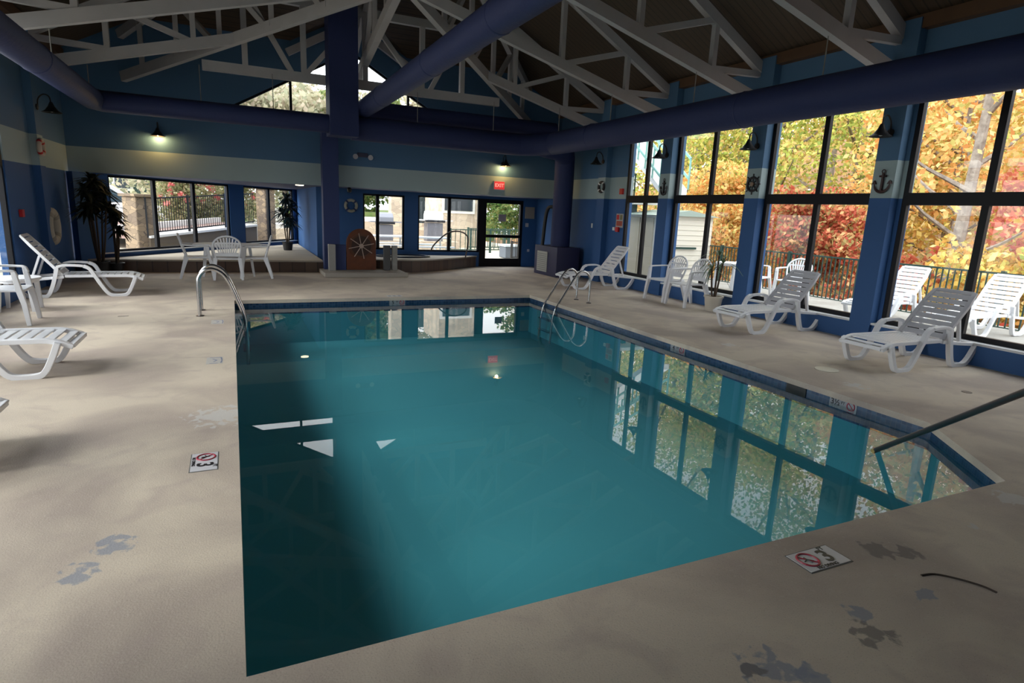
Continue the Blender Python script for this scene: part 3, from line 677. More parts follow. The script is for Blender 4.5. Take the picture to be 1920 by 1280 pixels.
# emergency light with two heads
t = thing('emergency_light', 'twin headed emergency light on the blue wall beside the duct riser', 'emergency light', (3.10, YF, 2.93))
b = MB(); b.box(-.13, .13, -.07, 0, -.03, .07); b.build('housing', mat('dark_housing', (0.05, 0.05, 0.09, 1), .5), t, bevel=.01)
for sx in (-1, 1):
    b = MB(); b.lathe([(.05, -.06), (.065, -.10), (.0, -.105)], 14, (sx*.19, 0, -.03), 'y', False); b.build('lamp_head', M_PLASG, t, True)
# exit sign
t = thing('exit_sign', 'glowing red exit sign on the pale band above the door', 'exit sign', (6.92, YF, 2.42))
b = MB(); b.box(-.17, .17, -.05, 0, -.12, .12); b.build('housing', M_PLASG, t)
b = MB(); b.box(-.155, .155, -.056, -.05, -.105, .105); b.build('face', mat('exit_red', (.6, .05, .05, 1), .4, emit=((1, .05, .05, 1), .9)), t)
text('EXIT', .135, mat('exit_letters', (1, .5, .45, 1), .4, emit=((1, .35, .3, 1), 1.3)), t, (0, -.058, 0), (pi/2, 0, 0))

# ------------------------------------------------------------------ wall decorations and fittings
def anchor(label, loc, h, m, slim=1.0):
    t = thing('anchor_decoration', label, 'wall decoration', loc, -pi/2)
    b = MB(); b.tube([(0, -.02, -.5*h), (0, -.02, .36*h)], .035*h*1.6, 8)
    b.tube([(-.16*h*slim, -.02, .22*h), (.16*h*slim, -.02, .22*h)], .03*h*1.5, 8)
    b.tube([(slim*.36*h*cos(a), -.02, -.12*h+.36*h*sin(a)) for a in [pi+pi*i/12 for i in range(13)]], [.02*h+.05*h*sin(pi*i/12) for i in range(13)], 8)
    for sx in (-1, 1): b.prism([(sx*slim*.46*h, -.13*h), (sx*slim*.26*h, -.13*h), (sx*slim*.36*h, .04*h)], -.035, -.005, 'y')
    b.build('anchor', m, t, True)
    r = MB(); r.tube([(.08*h*cos(a), -.02, .43*h+.08*h*sin(a)) for a in [2*pi*i/12 for i in range(12)]], .02*h, 6, True); r.build('ring', m, t, True)
M_IRON = mat('dark_iron', (0.02, 0.018, 0.02, 1), .5)
anchor('large dark anchor with red brown flukes on the nearest right column', (8.68, 5.97, 2.38), .32, mat('rusty_iron', (0.05, 0.018, 0.018, 1), .5))
anchor('slim dark anchor on the column between the first two window bays', (8.68, 10.96, 2.39), .34, M_IRON, .8)
t = thing('wheel_decoration', 'dark ship wheel hung on the middle right column', 'wall decoration', (8.67, 8.44, 2.39), -pi/2)
b = MB(); b.tube([(.12*cos(a), 0, .12*sin(a)) for a in [2*pi*i/20 for i in range(20)]], .022, 8, True); b.build('rim', M_IRON, t, True)
for i in range(8):
    a = pi*i/4; b = MB(); b.tube([(.02*cos(a), 0, .02*sin(a)), (.185*cos(a), 0, .185*sin(a))], .011, 6); b.build('spoke', M_IRON, t)
b = MB(); b.lathe([(.04, .015), (.04, -.02)], 12, (0, 0, 0), 'y'); b.build('hub', mat('hub_brass', (.25, .16, .1, 1), .4), t, True)
def lifering(name, label, loc, rz, R, r, m, bands, scale=1):
    t = thing(name, label, 'life ring', loc, rz)
    b = MB(); b.tube([(R*cos(a), -r, R*sin(a)) for a in [2*pi*i/32 for i in range(32)]], r, 12, True); b.build('ring', m, t, True)
    for k in range(4):
        a0 = pi/4+pi*k/2; b = MB(); b.tube([(R*cos(a), -r, R*sin(a)) for a in (a0-.16, a0, a0+.16)], r*1.06, 12); b.build('band', bands, t, True)
    return t
lifering('life_ring', 'big cream life ring hanging on the left wall beside the palms', (X0+.0, 13.95, 1.06), pi/2, .27, .08, mat('cream_vinyl', (.48, .45, .37, 1), .6), mat('cream_band', (.36, .33, .27, 1), .6))
lifering('life_ring_decoration', 'small black and white life ring on the pale band of the right wall', (8.69, 13.46, 2.43), -pi/2, .12, .035, M_IRON, M_WHITE)
lifering('life_ring_decoration', 'small red and white life ring on the pale band of the left wall', (X0+.12, 13.45, 2.45), pi/2, .12, .04, mat('cream_ring', (.55, .45, .36, 1), .6), M_RED)
lifering('life_ring_decoration', 'dark blue and tan welcome life ring on the wall right of the column', (3.02, 17.4, 1.68), 0, .15, .04, mat('tan_rope', (.36, .35, .29, 1), .6), M_NAVYW)
# small fittings: name, label, cat, box in world, material
def fit(name, label, cat, x0, x1, y0, y1, z0, z1, m):
    b = MB(); b.box(x0, x1, y0, y1, z0, z1); return tag(b.build(name, m, bevel=.004), label, cat)
fit('strobe_light', 'red fire alarm strobe on the pale band near the far window bay', 'fire alarm', 8.79, 8.85, 12.72, 12.84, 2.25, 2.39, M_RED)
fit('pull_station', 'red fire alarm pull station below the safety sign', 'fire alarm', 8.79, 8.85, 12.78, 12.90, 1.33, 1.45, M_RED)
fit('alarm_cover', 'white switch box beside the red pull station', 'switch', 8.81, 8.85, 12.96, 13.05, 1.36, 1.44, M_WHITE)
fit('pull_station', 'red fire alarm box on the left wall by the window', 'fire alarm', X0, X0+.05, 12.38, 12.50, 1.27, 1.39, M_RED)
fit('light_switch', 'small white switch plate on the dark blue wall right of the air handler', 'switch', 8.84, 8.85, 14.05, 14.12, 1.38, 1.50, M_WHITE)
fit('control_panel', 'flat beige panel on the wall right of the exit door', 'panel', 8.42, 8.74, 17.36, 17.4, 1.52, 1.88, mat('beige_panel', (.30, .27, .23, 1), .6))
fit('keypad', 'small pale keypad under the beige panel by the door', 'keypad', 8.45, 8.55, 17.37, 17.4, 1.26, 1.38, M_PLASG)
fit('wall_outlet', 'little white outlet low on the wall by the air handler', 'outlet', 8.55, 8.63, 17.38, 17.4, .48, .56, M_PLASG)
t = thing('safety_sign', 'white safety sign with red squares above the pull station', 'sign', (8.85, 12.80, 1.62), -pi/2)
b = MB(); b.box(-.15, .15, -.012, 0, -.18, .16); b.build('sign_board', mat('sign_white', (.42, .40, .38, 1), .6), t)
for x0, x1, z0, z1, m in ((-.13, -.02, .01, .13, M_RED), (.02, .12, .01, .13, mat('sign_tan', (.22, .2, .1, 1), .6)), (-.12, .13, -.14, -.02, mat('sign_dull_red', (.40, .08, .05, 1), .6))):
    b = MB(); b.box(x0, x1, -.016, -.012, z0, z1); b.build('sign_panel', m, t)

# ------------------------------------------------------------------ deck marks
M_TW = mat('marker_white', (.62, .62, .66, 1), .35); M_TK = mat('marker_black', (.01, .012, .02, 1), .4); M_TR = mat('marker_red', (.35, .02, .05, 1), .4); M_TG = mat('marker_edge', (.15, .15, .14, 1), .7)
def marker(label, loc, rot, faded=False):
    t = thing('depth_marker', label, 'depth marker', loc); t.rotation_euler = rot; t['group'] = 'white depth markers set in the deck and tile'
    b = MB(); b.box(-.155, .155, -.085, .085, -.001, .002); b.build('border', M_TG, t)
    b = MB(); b.box(-.148, .148, -.078, .078, .002, .004); b.build('tile', M_TW, t)
    b = MB(); b.tube([(-.07+.055*cos(a), .008+.055*sin(a), .004) for a in [2*pi*i/24 for i in range(24)]], .006, 6, True); b.tube([(-.105, .045, .004), (-.035, -.03, .004)], .0045, 6); b.build('no_diving_ring', M_TR, t)
    b = MB(); b.tube([(-.10, .0, .005), (-.075, .012, .005), (-.05, -.012, .005)], .004, 6); b.tube([(-.078, .03, .005), (-.075, .012, .005), (-.068, -.02, .005)], .004, 6); b.build('diver_symbol', M_TK, t)
    text('3', .135, M_TK, t, (.055, -.0, .005)); text('FT', .035, M_TK, t, (.085, .062, .005)); text('NO DIVING', .028, M_TK, t, (-.01, -.065, .005))
marker('white 3 foot no diving marker in the near deck edge at lower right', (2.70, 1.86, 0), (0, 0, 0))
marker('white 3 foot no diving marker on the left deck beside the pool', (-.245, 4.17, 0), (0, 0, -pi/2))
def faded(label, loc, rz, sx=.15, sy=.13):
    t = thing('faded_marker', label, 'depth marker', loc, rz, 'worn depth markers on the left deck')
    b = MB(); b.box(-sx, sx, -.08, .08, 0, .002); b.build('tile', mat('faded_tile', (.50, .48, .45, 1), .6), t)
    m = mat('faded_blue', (.20, .22, .33, 1), .6); b = MB()
    for x0, y0, x1, y1 in ((-.13, -.05, -.13, .06), (-.13, .06, .0, .07), (.02, .07, .12, .06), (.13, .03, .13, -.05), (-.06, -.02, .0, .02), (0, .02, .06, -.01)): b.beam((x0, y0, .002), (x1, y1, .002), .012, .002)
    b.build('worn_lines', m, t)
faded('worn white marker on the left deck, nearer of the two faded ones', (-.245, 6.98, 0), -pi/2)
faded('worn white marker on the left deck close to the pool ladder', (-.26, 9.27, 0), -pi/2)
def wall_marker(label, loc, rot, s):
    t = thing('tile_marker', label, 'depth marker', loc, 0, 'depth markers in the waterline tile'); t.rotation_euler = rot
    b = MB(); b.box(-.155, .155, -.06, .06, 0, .004); b.build('tile', mat('dull_marker_white', (.26, .28, .31, 1), .5), t)
    text(s, .085, M_TK, t, (-.085, 0, .005)); text('FT', .04, M_TK, t, (.0, .01, .005))
    b = MB(); b.tube([(.09+.042*cos(a), .042*sin(a), .005) for a in [2*pi*i/20 for i in range(20)]], .006, 6, True); b.tube([(.06, .03, .005), (.12, -.03, .005)], .004, 6); b.build('no_diving_ring', M_TR, t)
wall_marker('white 3 and a half foot marker in the right waterline tile', (PX1-.001, 3.93, -.10), (pi/2, 0, -pi/2), '3½')
wall_marker('small white depth marker in the right waterline tile, farther along', (PX1-.001, 6.53, -.10), (pi/2, 0, -pi/2), '4')
wall_marker('white depth marker in the far waterline tile', (2.82, PY1-.001, -.10), (pi/2, 0, 0), '5')
t = thing('deck_marker', 'faded blue and white marker on the far pool edge', 'depth marker', (2.80, 11.45, .003))
b = MB(); b.box(-.15, .15, -.08, .08, 0, .002); b.build('tile', mat('faded_far', (.5, .5, .5, 1), .5), t)
for x0 in (-.12, -.03, .07):
    b = MB(); b.box(x0, x0+.05, -.05, .05, .002, .003); b.build('worn_mark', mat('faded_grey_blue', (.28, .3, .38, 1), .6), t)
c = MB(); c.lathe([(.135, 0), (.135, .006), (.12, .009)], 28, (6.47, 4.76, 0)); tag(c.build('skimmer_lid', mat('cream_lid', (.60, .57, .48, 1), .5), smooth=True), 'round cream skimmer lid in the right deck', 'lid')
c = MB(); c.lathe([(.05, 0), (.05, .004)], 16, (7.19, 3.59, 0)); tag(c.build('deck_drain', mat('drain', (.12, .1, .09, 1), .5)), 'small dark drain in the deck near the nearest lounger', 'drain')
c = MB(); pth = smoothpath([(3.07, 1.56, .001), (3.15, 1.54, .001), (3.22, 1.47, .001), (3.27, 1.39, .001), (3.28, 1.33, .001)], 5); c.ribbon(pth, .018, .002, (0, 0, 1)) if False else c.tube(pth, .007, 5)
tag(c.build('deck_crack', mat('crack_dark', (.06, .045, .035, 1), .9)), 'curved dark crack in the concrete at lower right', 'crack')
c = MB(); c.tube([(-1.55, 9.95, .0), (-1.42, 9.97, .0)], .006, 5); tag(c.build('floor_scrap', mat('scrap', (.15, .13, .12, 1), .9)), 'tiny dark scrap lying on the left deck', 'debris')

# ------------------------------------------------------------------ rails and ladders
def ladder_left():
    t = thing('pool_ladder', 'stainless pool ladder on the left edge of the pool', 'pool ladder', (0, 9.85, 0))
    for y in (-.0, .52):
        y += -.05
        b = MB(); b.tube(smoothpath([(-.50, y, 0), (-.50, y, .45), (-.47, y, .60), (-.36, y, .69), (-.22, y, .66), (-.10, y, .52), (.03, y, .18), (.10, y, -.05), (.12, y, -.3), (.12, y, -.78)], 6), .026, 12); b.build('handrail', M_STEEL, t, True)
        f = MB(); f.lathe([(.055, 0), (.055, .012), (.03, .018)], 16, (-.50, y, 0)); f.build('escutcheon', M_DSTEEL, t, True)
    for z in (-.35, -.58):
        b = MB(); b.box(.06, .16, -.05, .47, z, z+.02); b.build('tread', M_STEEL, t)
ladder_left()
def ladder_right():
    t = thing('pool_ladder', 'pair of steel ladder rails on the far right pool edge', 'pool ladder', (0, 9.95, 0))
    for y in (.10, .58):
        y -= .02
        b = MB(); b.tube(smoothpath([(6.35, y, 0), (6.35, y, .42), (6.30, y, .57), (6.18, y, .63), (6.05, y, .57), (5.9, y, .36), (5.68, y, .02), (5.60, y, -.12), (5.55, y, -.35), (5.52, y, -.78)], 6), .021, 12); b.build('handrail', M_STEEL, t, True)
        f = MB(); f.lathe([(.05, 0), (.05, .012), (.03, .018)], 16, (6.35, y, 0)); f.build('escutcheon', M_DSTEEL, t, True)
    for z in (-.35, -.58):
        b = MB(); b.box(5.49, 5.59, .08, .56, z, z+.02); b.build('tread', M_STEEL, t)
ladder_right()
t = thing('hand_rail', 'dark metal handrail sloping into the water at the near right corner', 'handrail', (0, 0, 0))
b = MB(); a0 = Vector((4.82, 2.97, -.11)); b0 = Vector((3.94, 1.69, .85)); dd = b0-a0
b.tube([a0-dd*.04, a0, b0, b0+dd*.12, b0+dd*.3+Vector((0, 0, -.06)), (3.62, 1.18, .9), (3.62, 1.18, 0)], .021, 12); b.build('rail', M_DSTEEL, t, True)
f = MB(); f.lathe([(.05, 0), (.05, .012), (.03, .018)], 16, (3.62, 1.18, 0)); f.build('escutcheon', M_DSTEEL, t, True)
t = thing('spa_rail', 'slim curved handrail at the spa in front of the rear window', 'handrail', (0, 0, 0))
b = MB(); b.tube(smoothpath([(5.05, 16.4, .55), (5.15, 16.4, .72), (5.45, 16.35, 1.0), (5.72, 16.3, 1.10), (6.0, 16.3, 1.05), (6.12, 16.3, .85), (6.12, 16.5, .33)], 6), .02, 10); b.build('rail', M_DSTEEL, t, True)
# ------------------------------------------------------------------ plastic furniture
def lounger(label, loc, rz, group, m=M_PLAS, mb=None, back=50):
    mb = mb or m
    t = thing('sun_lounger', label, 'sun lounger', loc, rz, group)
    hw = .30
    # seat: two side rails with a gently curved nose, cross slats between
    def zs(x): return .345 - max(0, (-.70-x))**2*1.1
    s = MB(); xs = [-.95+.05*i for i in range(23)]
    for sy in (-1, 1): s.ribbon([(x, sy*(hw-.03), zs(x)) for x in xs], .06, .045)
    s.cbox((-.93, 0, zs(-.93)), .06, hw*2-.06, .04)
    x = -.86
    while x < .13:
        s.cbox((x, 0, zs(x)+.004), .078, hw*2-.10, .016); x += .097
    s.cbox((.13, 0, .335), .05, hw*2-.1, .03); s.build('seat', m, t, bevel=.006)
    # reclined back
    a = radians(back); hx, hz = .18, .36; Lb = .80
    bk = MB(); P = lambda u, y, o=0: (hx+u*cos(a)-o*sin(a), y, hz+u*sin(a)+o*cos(a))
    for sy in (-1, 1): bk.ribbon([P(u, sy*(hw-.03-(.02 if u > Lb*.9 else 0))) for u in (0, .2, .4, .6, Lb*.93, Lb)], .055, [.045]*4+[.04, .03])
    for u in [.05+.094*i for i in range(8)]:
        bk.cbox(P(u, 0, .006), .076, hw*2-.10, .014, Euler((0, -a, 0)))
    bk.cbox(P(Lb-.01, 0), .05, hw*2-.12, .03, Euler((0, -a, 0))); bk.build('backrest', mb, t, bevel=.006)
    for sy in (-1, 1):
        y = sy*(hw+.012)
        f = MB(); f.ribbon(smoothpath([(-.84, y, .33), (-.80, y, .22), (-.73, y, .07), (-.66, y, .02), (-.50, y, .02), (-.42, y, .07), (-.33, y, .22), (-.26, y, .36), (-.20, y, .47), (-.12, y, .515)], 4), .06, .055); f.build('leg', m, t, bevel=.006)
        f = MB(); f.ribbon(smoothpath([(.24, y, .50), (.27, y, .36), (.33, y, .16), (.40, y, .03), (.50, y, .02), (.64, y, .02), (.74, y, .10), (.84, y, .25), (.88, y, .27)], 4), .06, .055); f.build('leg', m, t, bevel=.006)
        f = MB(); f.ribbon(smoothpath([(-.12, y, .515), (.0, y, .525), (.14, y, .525), (.24, y, .50)], 4), .065, .038); f.build('armrest', m, t, bevel=.006)
        f = MB(); f.ribbon([(.16, y*.93, .335), (.5, y*.93, .30), (.88, y*.93, .27)], .045, .045); f.build('side_rail', m, t, bevel=.006)
    f = MB()
    for sy in (-1, 1): f.ribbon([P(.42, sy*.24, -.03), (.60, sy*.24, .29)], .04, .03)
    f.cbox((.60, 0, .29), .05, .56, .03); f.build('back_support', m, t)
    return t
G1 = 'white plastic sun loungers on the indoor deck'
LA = lounger('white slatted lounger by the left wall facing the pool, palms behind', (-2.42, 12.30, 0), pi+.06, G1, back=52, mb=M_PLAS)
LB = dup(LA, (-2.37, 6.98, 0), pi, 'white lounger cut by the left picture edge, long foot part showing', G1)
LC = dup(LA, (-2.40, 4.66, 0), pi, 'white lounger of which only the foot tip shows at the left edge', G1)
LD = dup(LA, (7.92, 12.25, 0), -.08, 'white lounger near the far right corner beside the ladder', G1)
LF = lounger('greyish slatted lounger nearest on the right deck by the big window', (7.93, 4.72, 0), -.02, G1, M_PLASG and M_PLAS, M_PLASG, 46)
LE = dup(LF, (7.97, 7.05, 0), .02, 'greyish slatted lounger on the right deck in front of the anchor columns', G1)
G2 = 'white sun loungers outside the right windows'
dup(LA, (11.45, 7.35, 0), .0, 'white lounger outside the window, behind the nearest indoor lounger, left one', G2)
dup(LA, (11.75, 5.88, 0), .0, 'white lounger outside the window at the right picture edge', G2)

def chair(label, loc, rz, group):
    """stackable white armchair; faces +x"""
    t = thing('plastic_armchair', label, 'chair', loc, rz, group)
    s = MB(); s.prism([(-.20, -.20), (.21, -.235), (.25, -.20), (.25, .20), (.21, .235), (-.20, .20)], .395, .425); s.build('seat', M_PLAS, t, bevel=.01)
    b = MB(); hw = .235; H = .86
    P = lambda y, z: (-.20-(z-.42)*.30, y, z)
    arch = [P(-.20, .42), P(-.235, .55), P(-.25, .66)] + [P(-.25*cos(a), .66+(H-.66)*sin(a)) for a in [pi*i/10 for i in range(1, 10)]] + [P(.25, .66), P(.235, .55), P(.20, .42)]
    b.tube(arch, .02, 6)
    for i in range(9):
        f = (i-4)/4.6; y1 = .245*f; zt = .66+(H-.66)*sqrt(max(0, 1-f*f))-.03
        b.beam(P(.15*f, .50), P(y1, zt), .028, .012, (1, 0, .3))
    b.beam(P(-.2, .50), P(.2, .50), .02, .07); b.beam(P(-.235, .72), P(.235, .72), .012, .03); b.build('backrest', M_PLAS, t, bevel=.003)
    for sy in (-1, 1):
        l = MB(); l.ribbon([(.26, sy*.27, 0), (.235, sy*.255, .25), (.20, sy*.255, .42), (.17, sy*.27, .64)], [.045, .055, .06, .055], [.045, .055, .06, .045]); l.build('leg', M_PLAS, t, bevel=.006)
        l = MB(); l.ribbon([(-.32, sy*.25, 0), (-.26, sy*.235, .22), (-.20, sy*.215, .42)], [.045, .06, .07], [.045, .06, .085]); l.build('leg', M_PLAS, t, bevel=.006)
        r = MB(); r.ribbon(smoothpath([(-.265, sy*.25, .66), (-.1, sy*.285, .655), (.08, sy*.29, .65), (.17, sy*.27, .64), (.20, sy*.262, .58)], 4), .055, .025); r.build('armrest', M_PLAS, t, bevel=.006)
    return t
G3 = 'white plastic armchairs around the indoor table'; G4 = 'white plastic armchairs by the right windows'; G5 = 'white plastic armchairs outside'
CA = chair('white armchair with its back to the camera at the oval table', (-.13, 14.50, 0), pi/2, G3); CA.scale = (1.1, 1.1, 1.09)
dup(CA, (-.72, 14.78, 0), .05, 'white armchair at the left end of the table, turned to the right', G3)
dup(CA, (.42, 14.72, 0), pi-.05, 'white armchair at the right end of the table, turned to the left', G3)
dup(CA, (8.30, 10.15, 0), pi+.05, 'farther white armchair beside the right window, next to the lounger', G4)
dup(CA, (8.28, 9.42, 0), pi-.02, 'nearer white armchair beside the right window, next to the potted plant', G4)
dup(CA, (-2.73, 9.70, 0), .05, 'white armchair half out of view at the left edge', 'white plastic seats by the left wall')
def table(label, loc, rx, ry, rz=0, h=.72):
    t = thing('plastic_table', label, 'table', loc, rz)
    b = MB(); n = 32; pts = [(rx*cos(2*pi*i/n), ry*sin(2*pi*i/n)) for i in range(n)]; b.prism(pts, h-.035, h); b.build('table_top', M_PLAS, t, bevel=.008)
    b = MB(); b.prism([(x*.9, y*.9) for x, y in pts], h-.07, h-.035); b.build('apron', M_PLAS, t)
    for sx in (-1, 1):
        for sy in (-1, 1):
            l = MB(); l.ribbon([(sx*rx*.72, sy*ry*.72, 0), (sx*rx*.62, sy*ry*.62, h-.05)], [.04, .06], [.04, .06]); l.build('leg', M_PLAS, t)
table('oval white plastic table between three armchairs near the recess', (-.12, 15.15, 0), .72, .42)
table('small low white table by the left wall beyond the armchair', (-2.85, 10.75, 0), .28, .28, 0, .48)

# ------------------------------------------------------------------ plants
def leafcloud(n, pts, size, droop=0.3, flat=False):
    """many leaf quads; pts (n,3)"""
    c = pts; d = rng.normal(size=(n, 3)); d /= np.linalg.norm(d, axis=1)[:, None]
    e = rng.normal(size=(n, 3)); e -= d*np.sum(d*e, axis=1)[:, None]; e /= np.linalg.norm(e, axis=1)[:, None]
    s = size*(.6+.8*rng.random((n, 1))); a = d*s; b = e*s*.6
    v = np.stack([c-a, c-b*1.0, c+a, c+b*1.0], 1).reshape(-1, 3); return v
def quads_obj(name, v, m, parent=None):
    me = bpy.data.meshes.new(name); nq = len(v)//4
    me.vertices.add(len(v)); me.vertices.foreach_set('co', v.astype(np.float32).ravel())
    me.loops.add(len(v)); me.loops.foreach_set('vertex_index', np.arange(len(v), dtype=np.int32))
    me.polygons.add(nq); me.polygons.foreach_set('loop_start', np.arange(0, len(v), 4, dtype=np.int32))
    me.update(calc_edges=True); me.validate(); me.materials.append(m)
    o = bpy.data.objects.new(name, me); COL.objects.link(o)
    if parent: o.parent = parent
    return o
def blob_pts(n, c, r, shell=.45):
    """points in an ellipsoid, thicker towards the shell"""
    d = rng.normal(size=(n, 3)); d /= np.linalg.norm(d, axis=1)[:, None]; u = shell+(1-shell)*rng.random((n, 1))**.6
    return np.array(c)+d*u*np.array(r)
def frond_plant(name, label, loc, heads, pot, m_leaf, leaf_len, nl=26, group=None, potm=None, droop=.5, wid=.035):
    t = thing(name, label, 'potted plant', loc, 0, group)
    if pot:
        r, h = pot; b = MB(); b.lathe([(r*.75, 0), (r*.95, h*.9), (r*1.05, h*.9), (r*1.05, h), (r*.9, h), (r*.88, h*.88), (0.01, h*.88)], 22, cap=False); b.build('pot', potm or M_BLACK, t, True)
    st = MB()
    for hx, hy, hz in heads: st.tube(smoothpath([(hx*.25, hy*.25, pot[1]*.85 if pot else 0), (hx*.6, hy*.5, hz*.5), (hx, hy, hz)], 4), .018, 7)
    st.build('stem', mat('brown_stem', (.07, .045, .03, 1), .8), t, True)
    V = MB()
    for hx, hy, hz in heads:
        for k in range(nl):
            a = random.uniform(0, 2*pi); el = random.uniform(-.25, 1.2); L = leaf_len*random.uniform(.7, 1.1); pts = []
            for i in range(6):
                u = i/5; hr = L*u*cos(el)*(1); z = L*u*sin(el)-droop*L*u*u
                pts.append((hx+hr*cos(a), hy+hr*sin(a), hz+z))
            side = (-sin(a), cos(a), 0)
            V.ribbon(pts, [wid*.5, wid, wid, wid*.8, wid*.5, wid*.1], .002, side)
    V.build('foliage', m_leaf, t)
    return t
M_DPALM = mat('dark_palm_leaf', (.012, .02, .012, 1), .6); M_PALM = mat('green_palm_leaf', (.11, .17, .08, 1), .5)
frond_plant('potted_palm', 'tall dark potted palm in the far left corner', (-2.58, 15.2, 0), [(0, 0, 1.95), (-.10, -.1, 1.75), (.12, .1, 1.72), (-.05, -.15, 1.5), (.20, -.05, 1.42), (-.15, .05, 1.35)], (.17, .3), M_DPALM, .40, 62, 'dark palms in the far left corner', wid=.085)
frond_plant('potted_palm', 'shorter dark palm beside the recess window', (-2.33, 15.42, 0), [(.02, 0, 1.40), (.08, -.05, 1.15), (.10, 0, .95), (0, 0, 1.25)], (.15, .25), M_DPALM, .30, 46, 'dark palms in the far left corner', wid=.065)
frond_plant('potted_palm', 'slim green plant in a white pot between the right columns', (8.40, 8.80, 0), [(.05, .03, 1.05), (-.08, .05, .82), (.02, -.12, .92)], (.18, .29), M_PALM, .46, 11, None, mat('cream_pot', (.55, .50, .42, 1), .6), .75, .028)
frond_plant('potted_palm', 'dark potted tree at the end of the recess windows', (1.48, 19.3, .285), [(0, 0, 1.5), (.1, -.1, 1.25), (-.1, .1, 1.1), (0, 0, .95), (.1, .1, .8)], (.16, .25), mat('dark_blue_green_leaf', (.012, .035, .045, 1), .6), .42, 44, wid=.08)

# ------------------------------------------------------------------ outside, right
g = MB(); g.box(9.05, 13.3, -2, 16.5, -.25, -.02); struct(g.build('ground_deck', M_ODECK))
def hillside():
    n, m_ = 40, 30; v = []; f = []
    for i in range(n):
        for j in range(m_):
            x = 13.3+i*1.6; y = -15+j*2.6; dx = x-13.3
            z = -.6-1.6*min(dx, 7)/7*1.1 + max(0, dx-9)*.34 + .5*sin(x*.5+y*.35)*min(1, dx/4); v.append((x, y, z))
    for i in range(n-1):
        for j in range(m_-1): a = i*m_+j; f.append((a, a+m_, a+m_+1, a+1))
    b = MB(); b.add(v, f); struct(b.build('ground_hillside', M_EARTH, smooth=False))
def hz(x, y):
    dx = x-13.3; return -.6-1.6*min(dx, 7)/7*1.1+max(0, dx-9)*.34+.5*sin(x*.5+y*.35)*min(1, dx/4)
hillside()
LEAF = {
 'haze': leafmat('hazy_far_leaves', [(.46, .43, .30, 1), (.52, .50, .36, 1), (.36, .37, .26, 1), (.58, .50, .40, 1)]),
 'gold': leafmat('golden_leaves', [(.74, .54, .14, 1), (.78, .62, .20, 1), (.56, .52, .14, 1), (.80, .66, .32, 1), (.74, .44, .14, 1)]),
 'green': leafmat('yellow_green_leaves', [(.42, .50, .12, 1), (.62, .62, .16, 1), (.30, .38, .10, 1), (.74, .66, .22, 1), (.66, .46, .18, 1)]),
 'orange': leafmat('orange_leaves', [(.78, .46, .16, 1), (.80, .58, .24, 1), (.70, .34, .12, 1), (.80, .66, .30, 1), (.54, .50, .16, 1)]),
 'red': leafmat('red_leaves', [(.50, .12, .07, 1), (.62, .24, .13, 1), (.42, .09, .06, 1), (.66, .42, .20, 1), (.40, .34, .14, 1)]),
 'pink': leafmat('rose_red_leaves', [(.60, .18, .15, 1), (.68, .28, .20, 1), (.62, .20, .13, 1), (.72, .42, .24, 1)]),
 'bush': leafmat('green_bush_leaves', [(.08, .15, .04, 1), (.14, .22, .07, 1), (.20, .26, .10, 1), (.28, .28, .10, 1)]),
 'pale': leafmat('pale_blossom', [(.7, .68, .66, 1), (.55, .58, .5, 1), (.75, .73, .72, 1)]),
 'hedge': leafmat('hedge_leaves', [(.26, .28, .13, 1), (.38, .32, .18, 1), (.46, .42, .26, 1), (.20, .22, .10, 1)]),
 'rose': leafmat('rose_petals', [(.75, .20, .20, 1), (.8, .34, .30, 1)]),
}
def tree(label, x, y, h, r, kind, n=11500, leaf=.092, group='autumn trees on the hillside', base=None, kind2=None, low=.22, lean=0, name='autumn_tree', thick=1):
    z0 = hz(x, y)-.1 if base is None else base
    t = thing(name, label, 'tree', (x, y, z0), 0, group)
    b = MB(); tr = (.05+.017*h)*(1 if thick == 1 else .8)
    top = Vector((lean, lean*.3, h*.86))
    b.tube(smoothpath([(0, 0, 0), (lean*.3+.1, .05, h*.35), (lean*.7-.08, 0, h*.62), top], 5), [tr*(1-.72*i/15) for i in range(16)], 8)
    nb = 12; tips = []
    for i in range(nb):
        u = .25+.65*i/nb; a = random.uniform(0, 2*pi); p = Vector((lean*u, 0, h*u)); L = r*(1.05-.5*u)*random.uniform(.75, 1.1)
        q = p+Vector((cos(a)*L*.55, sin(a)*L*.55, L*.3)); e = p+Vector((cos(a)*L, sin(a)*L, L*.62)); b.tube([p, q, e], [tr*.38, tr*.22, tr*.06], 5); tips += [q, e]
    b.build('trunk', M_BARK, t, True)
    P = []; K = 15+int(h); per = n//(K+len(tips))
    for i in range(K):
        u = low+(1-low)*random.random(); rr = r*(1-.45*abs(u-.5)*2)*.95; a = random.uniform(0, 2*pi); d = rr*sqrt(random.random())*.8
        P.append(blob_pts(per, (lean*u+d*cos(a), d*sin(a), h*u), (r*.42, r*.42, r*.24)))
    for q in tips: P.append(blob_pts(per, q, (r*.3, r*.3, r*.18)))
    P = np.concatenate(P)
    if kind2:
        k = P[:, 2] < h*.45; A, B = P[~k], P[k]
        quads_obj('crown', leafcloud(len(A), A, leaf), LEAF[kind], t); quads_obj('lower_crown', leafcloud(len(B), B, leaf), LEAF[kind2], t)
    else: quads_obj('crown', leafcloud(len(P), P, leaf), LEAF[kind], t)
    return t
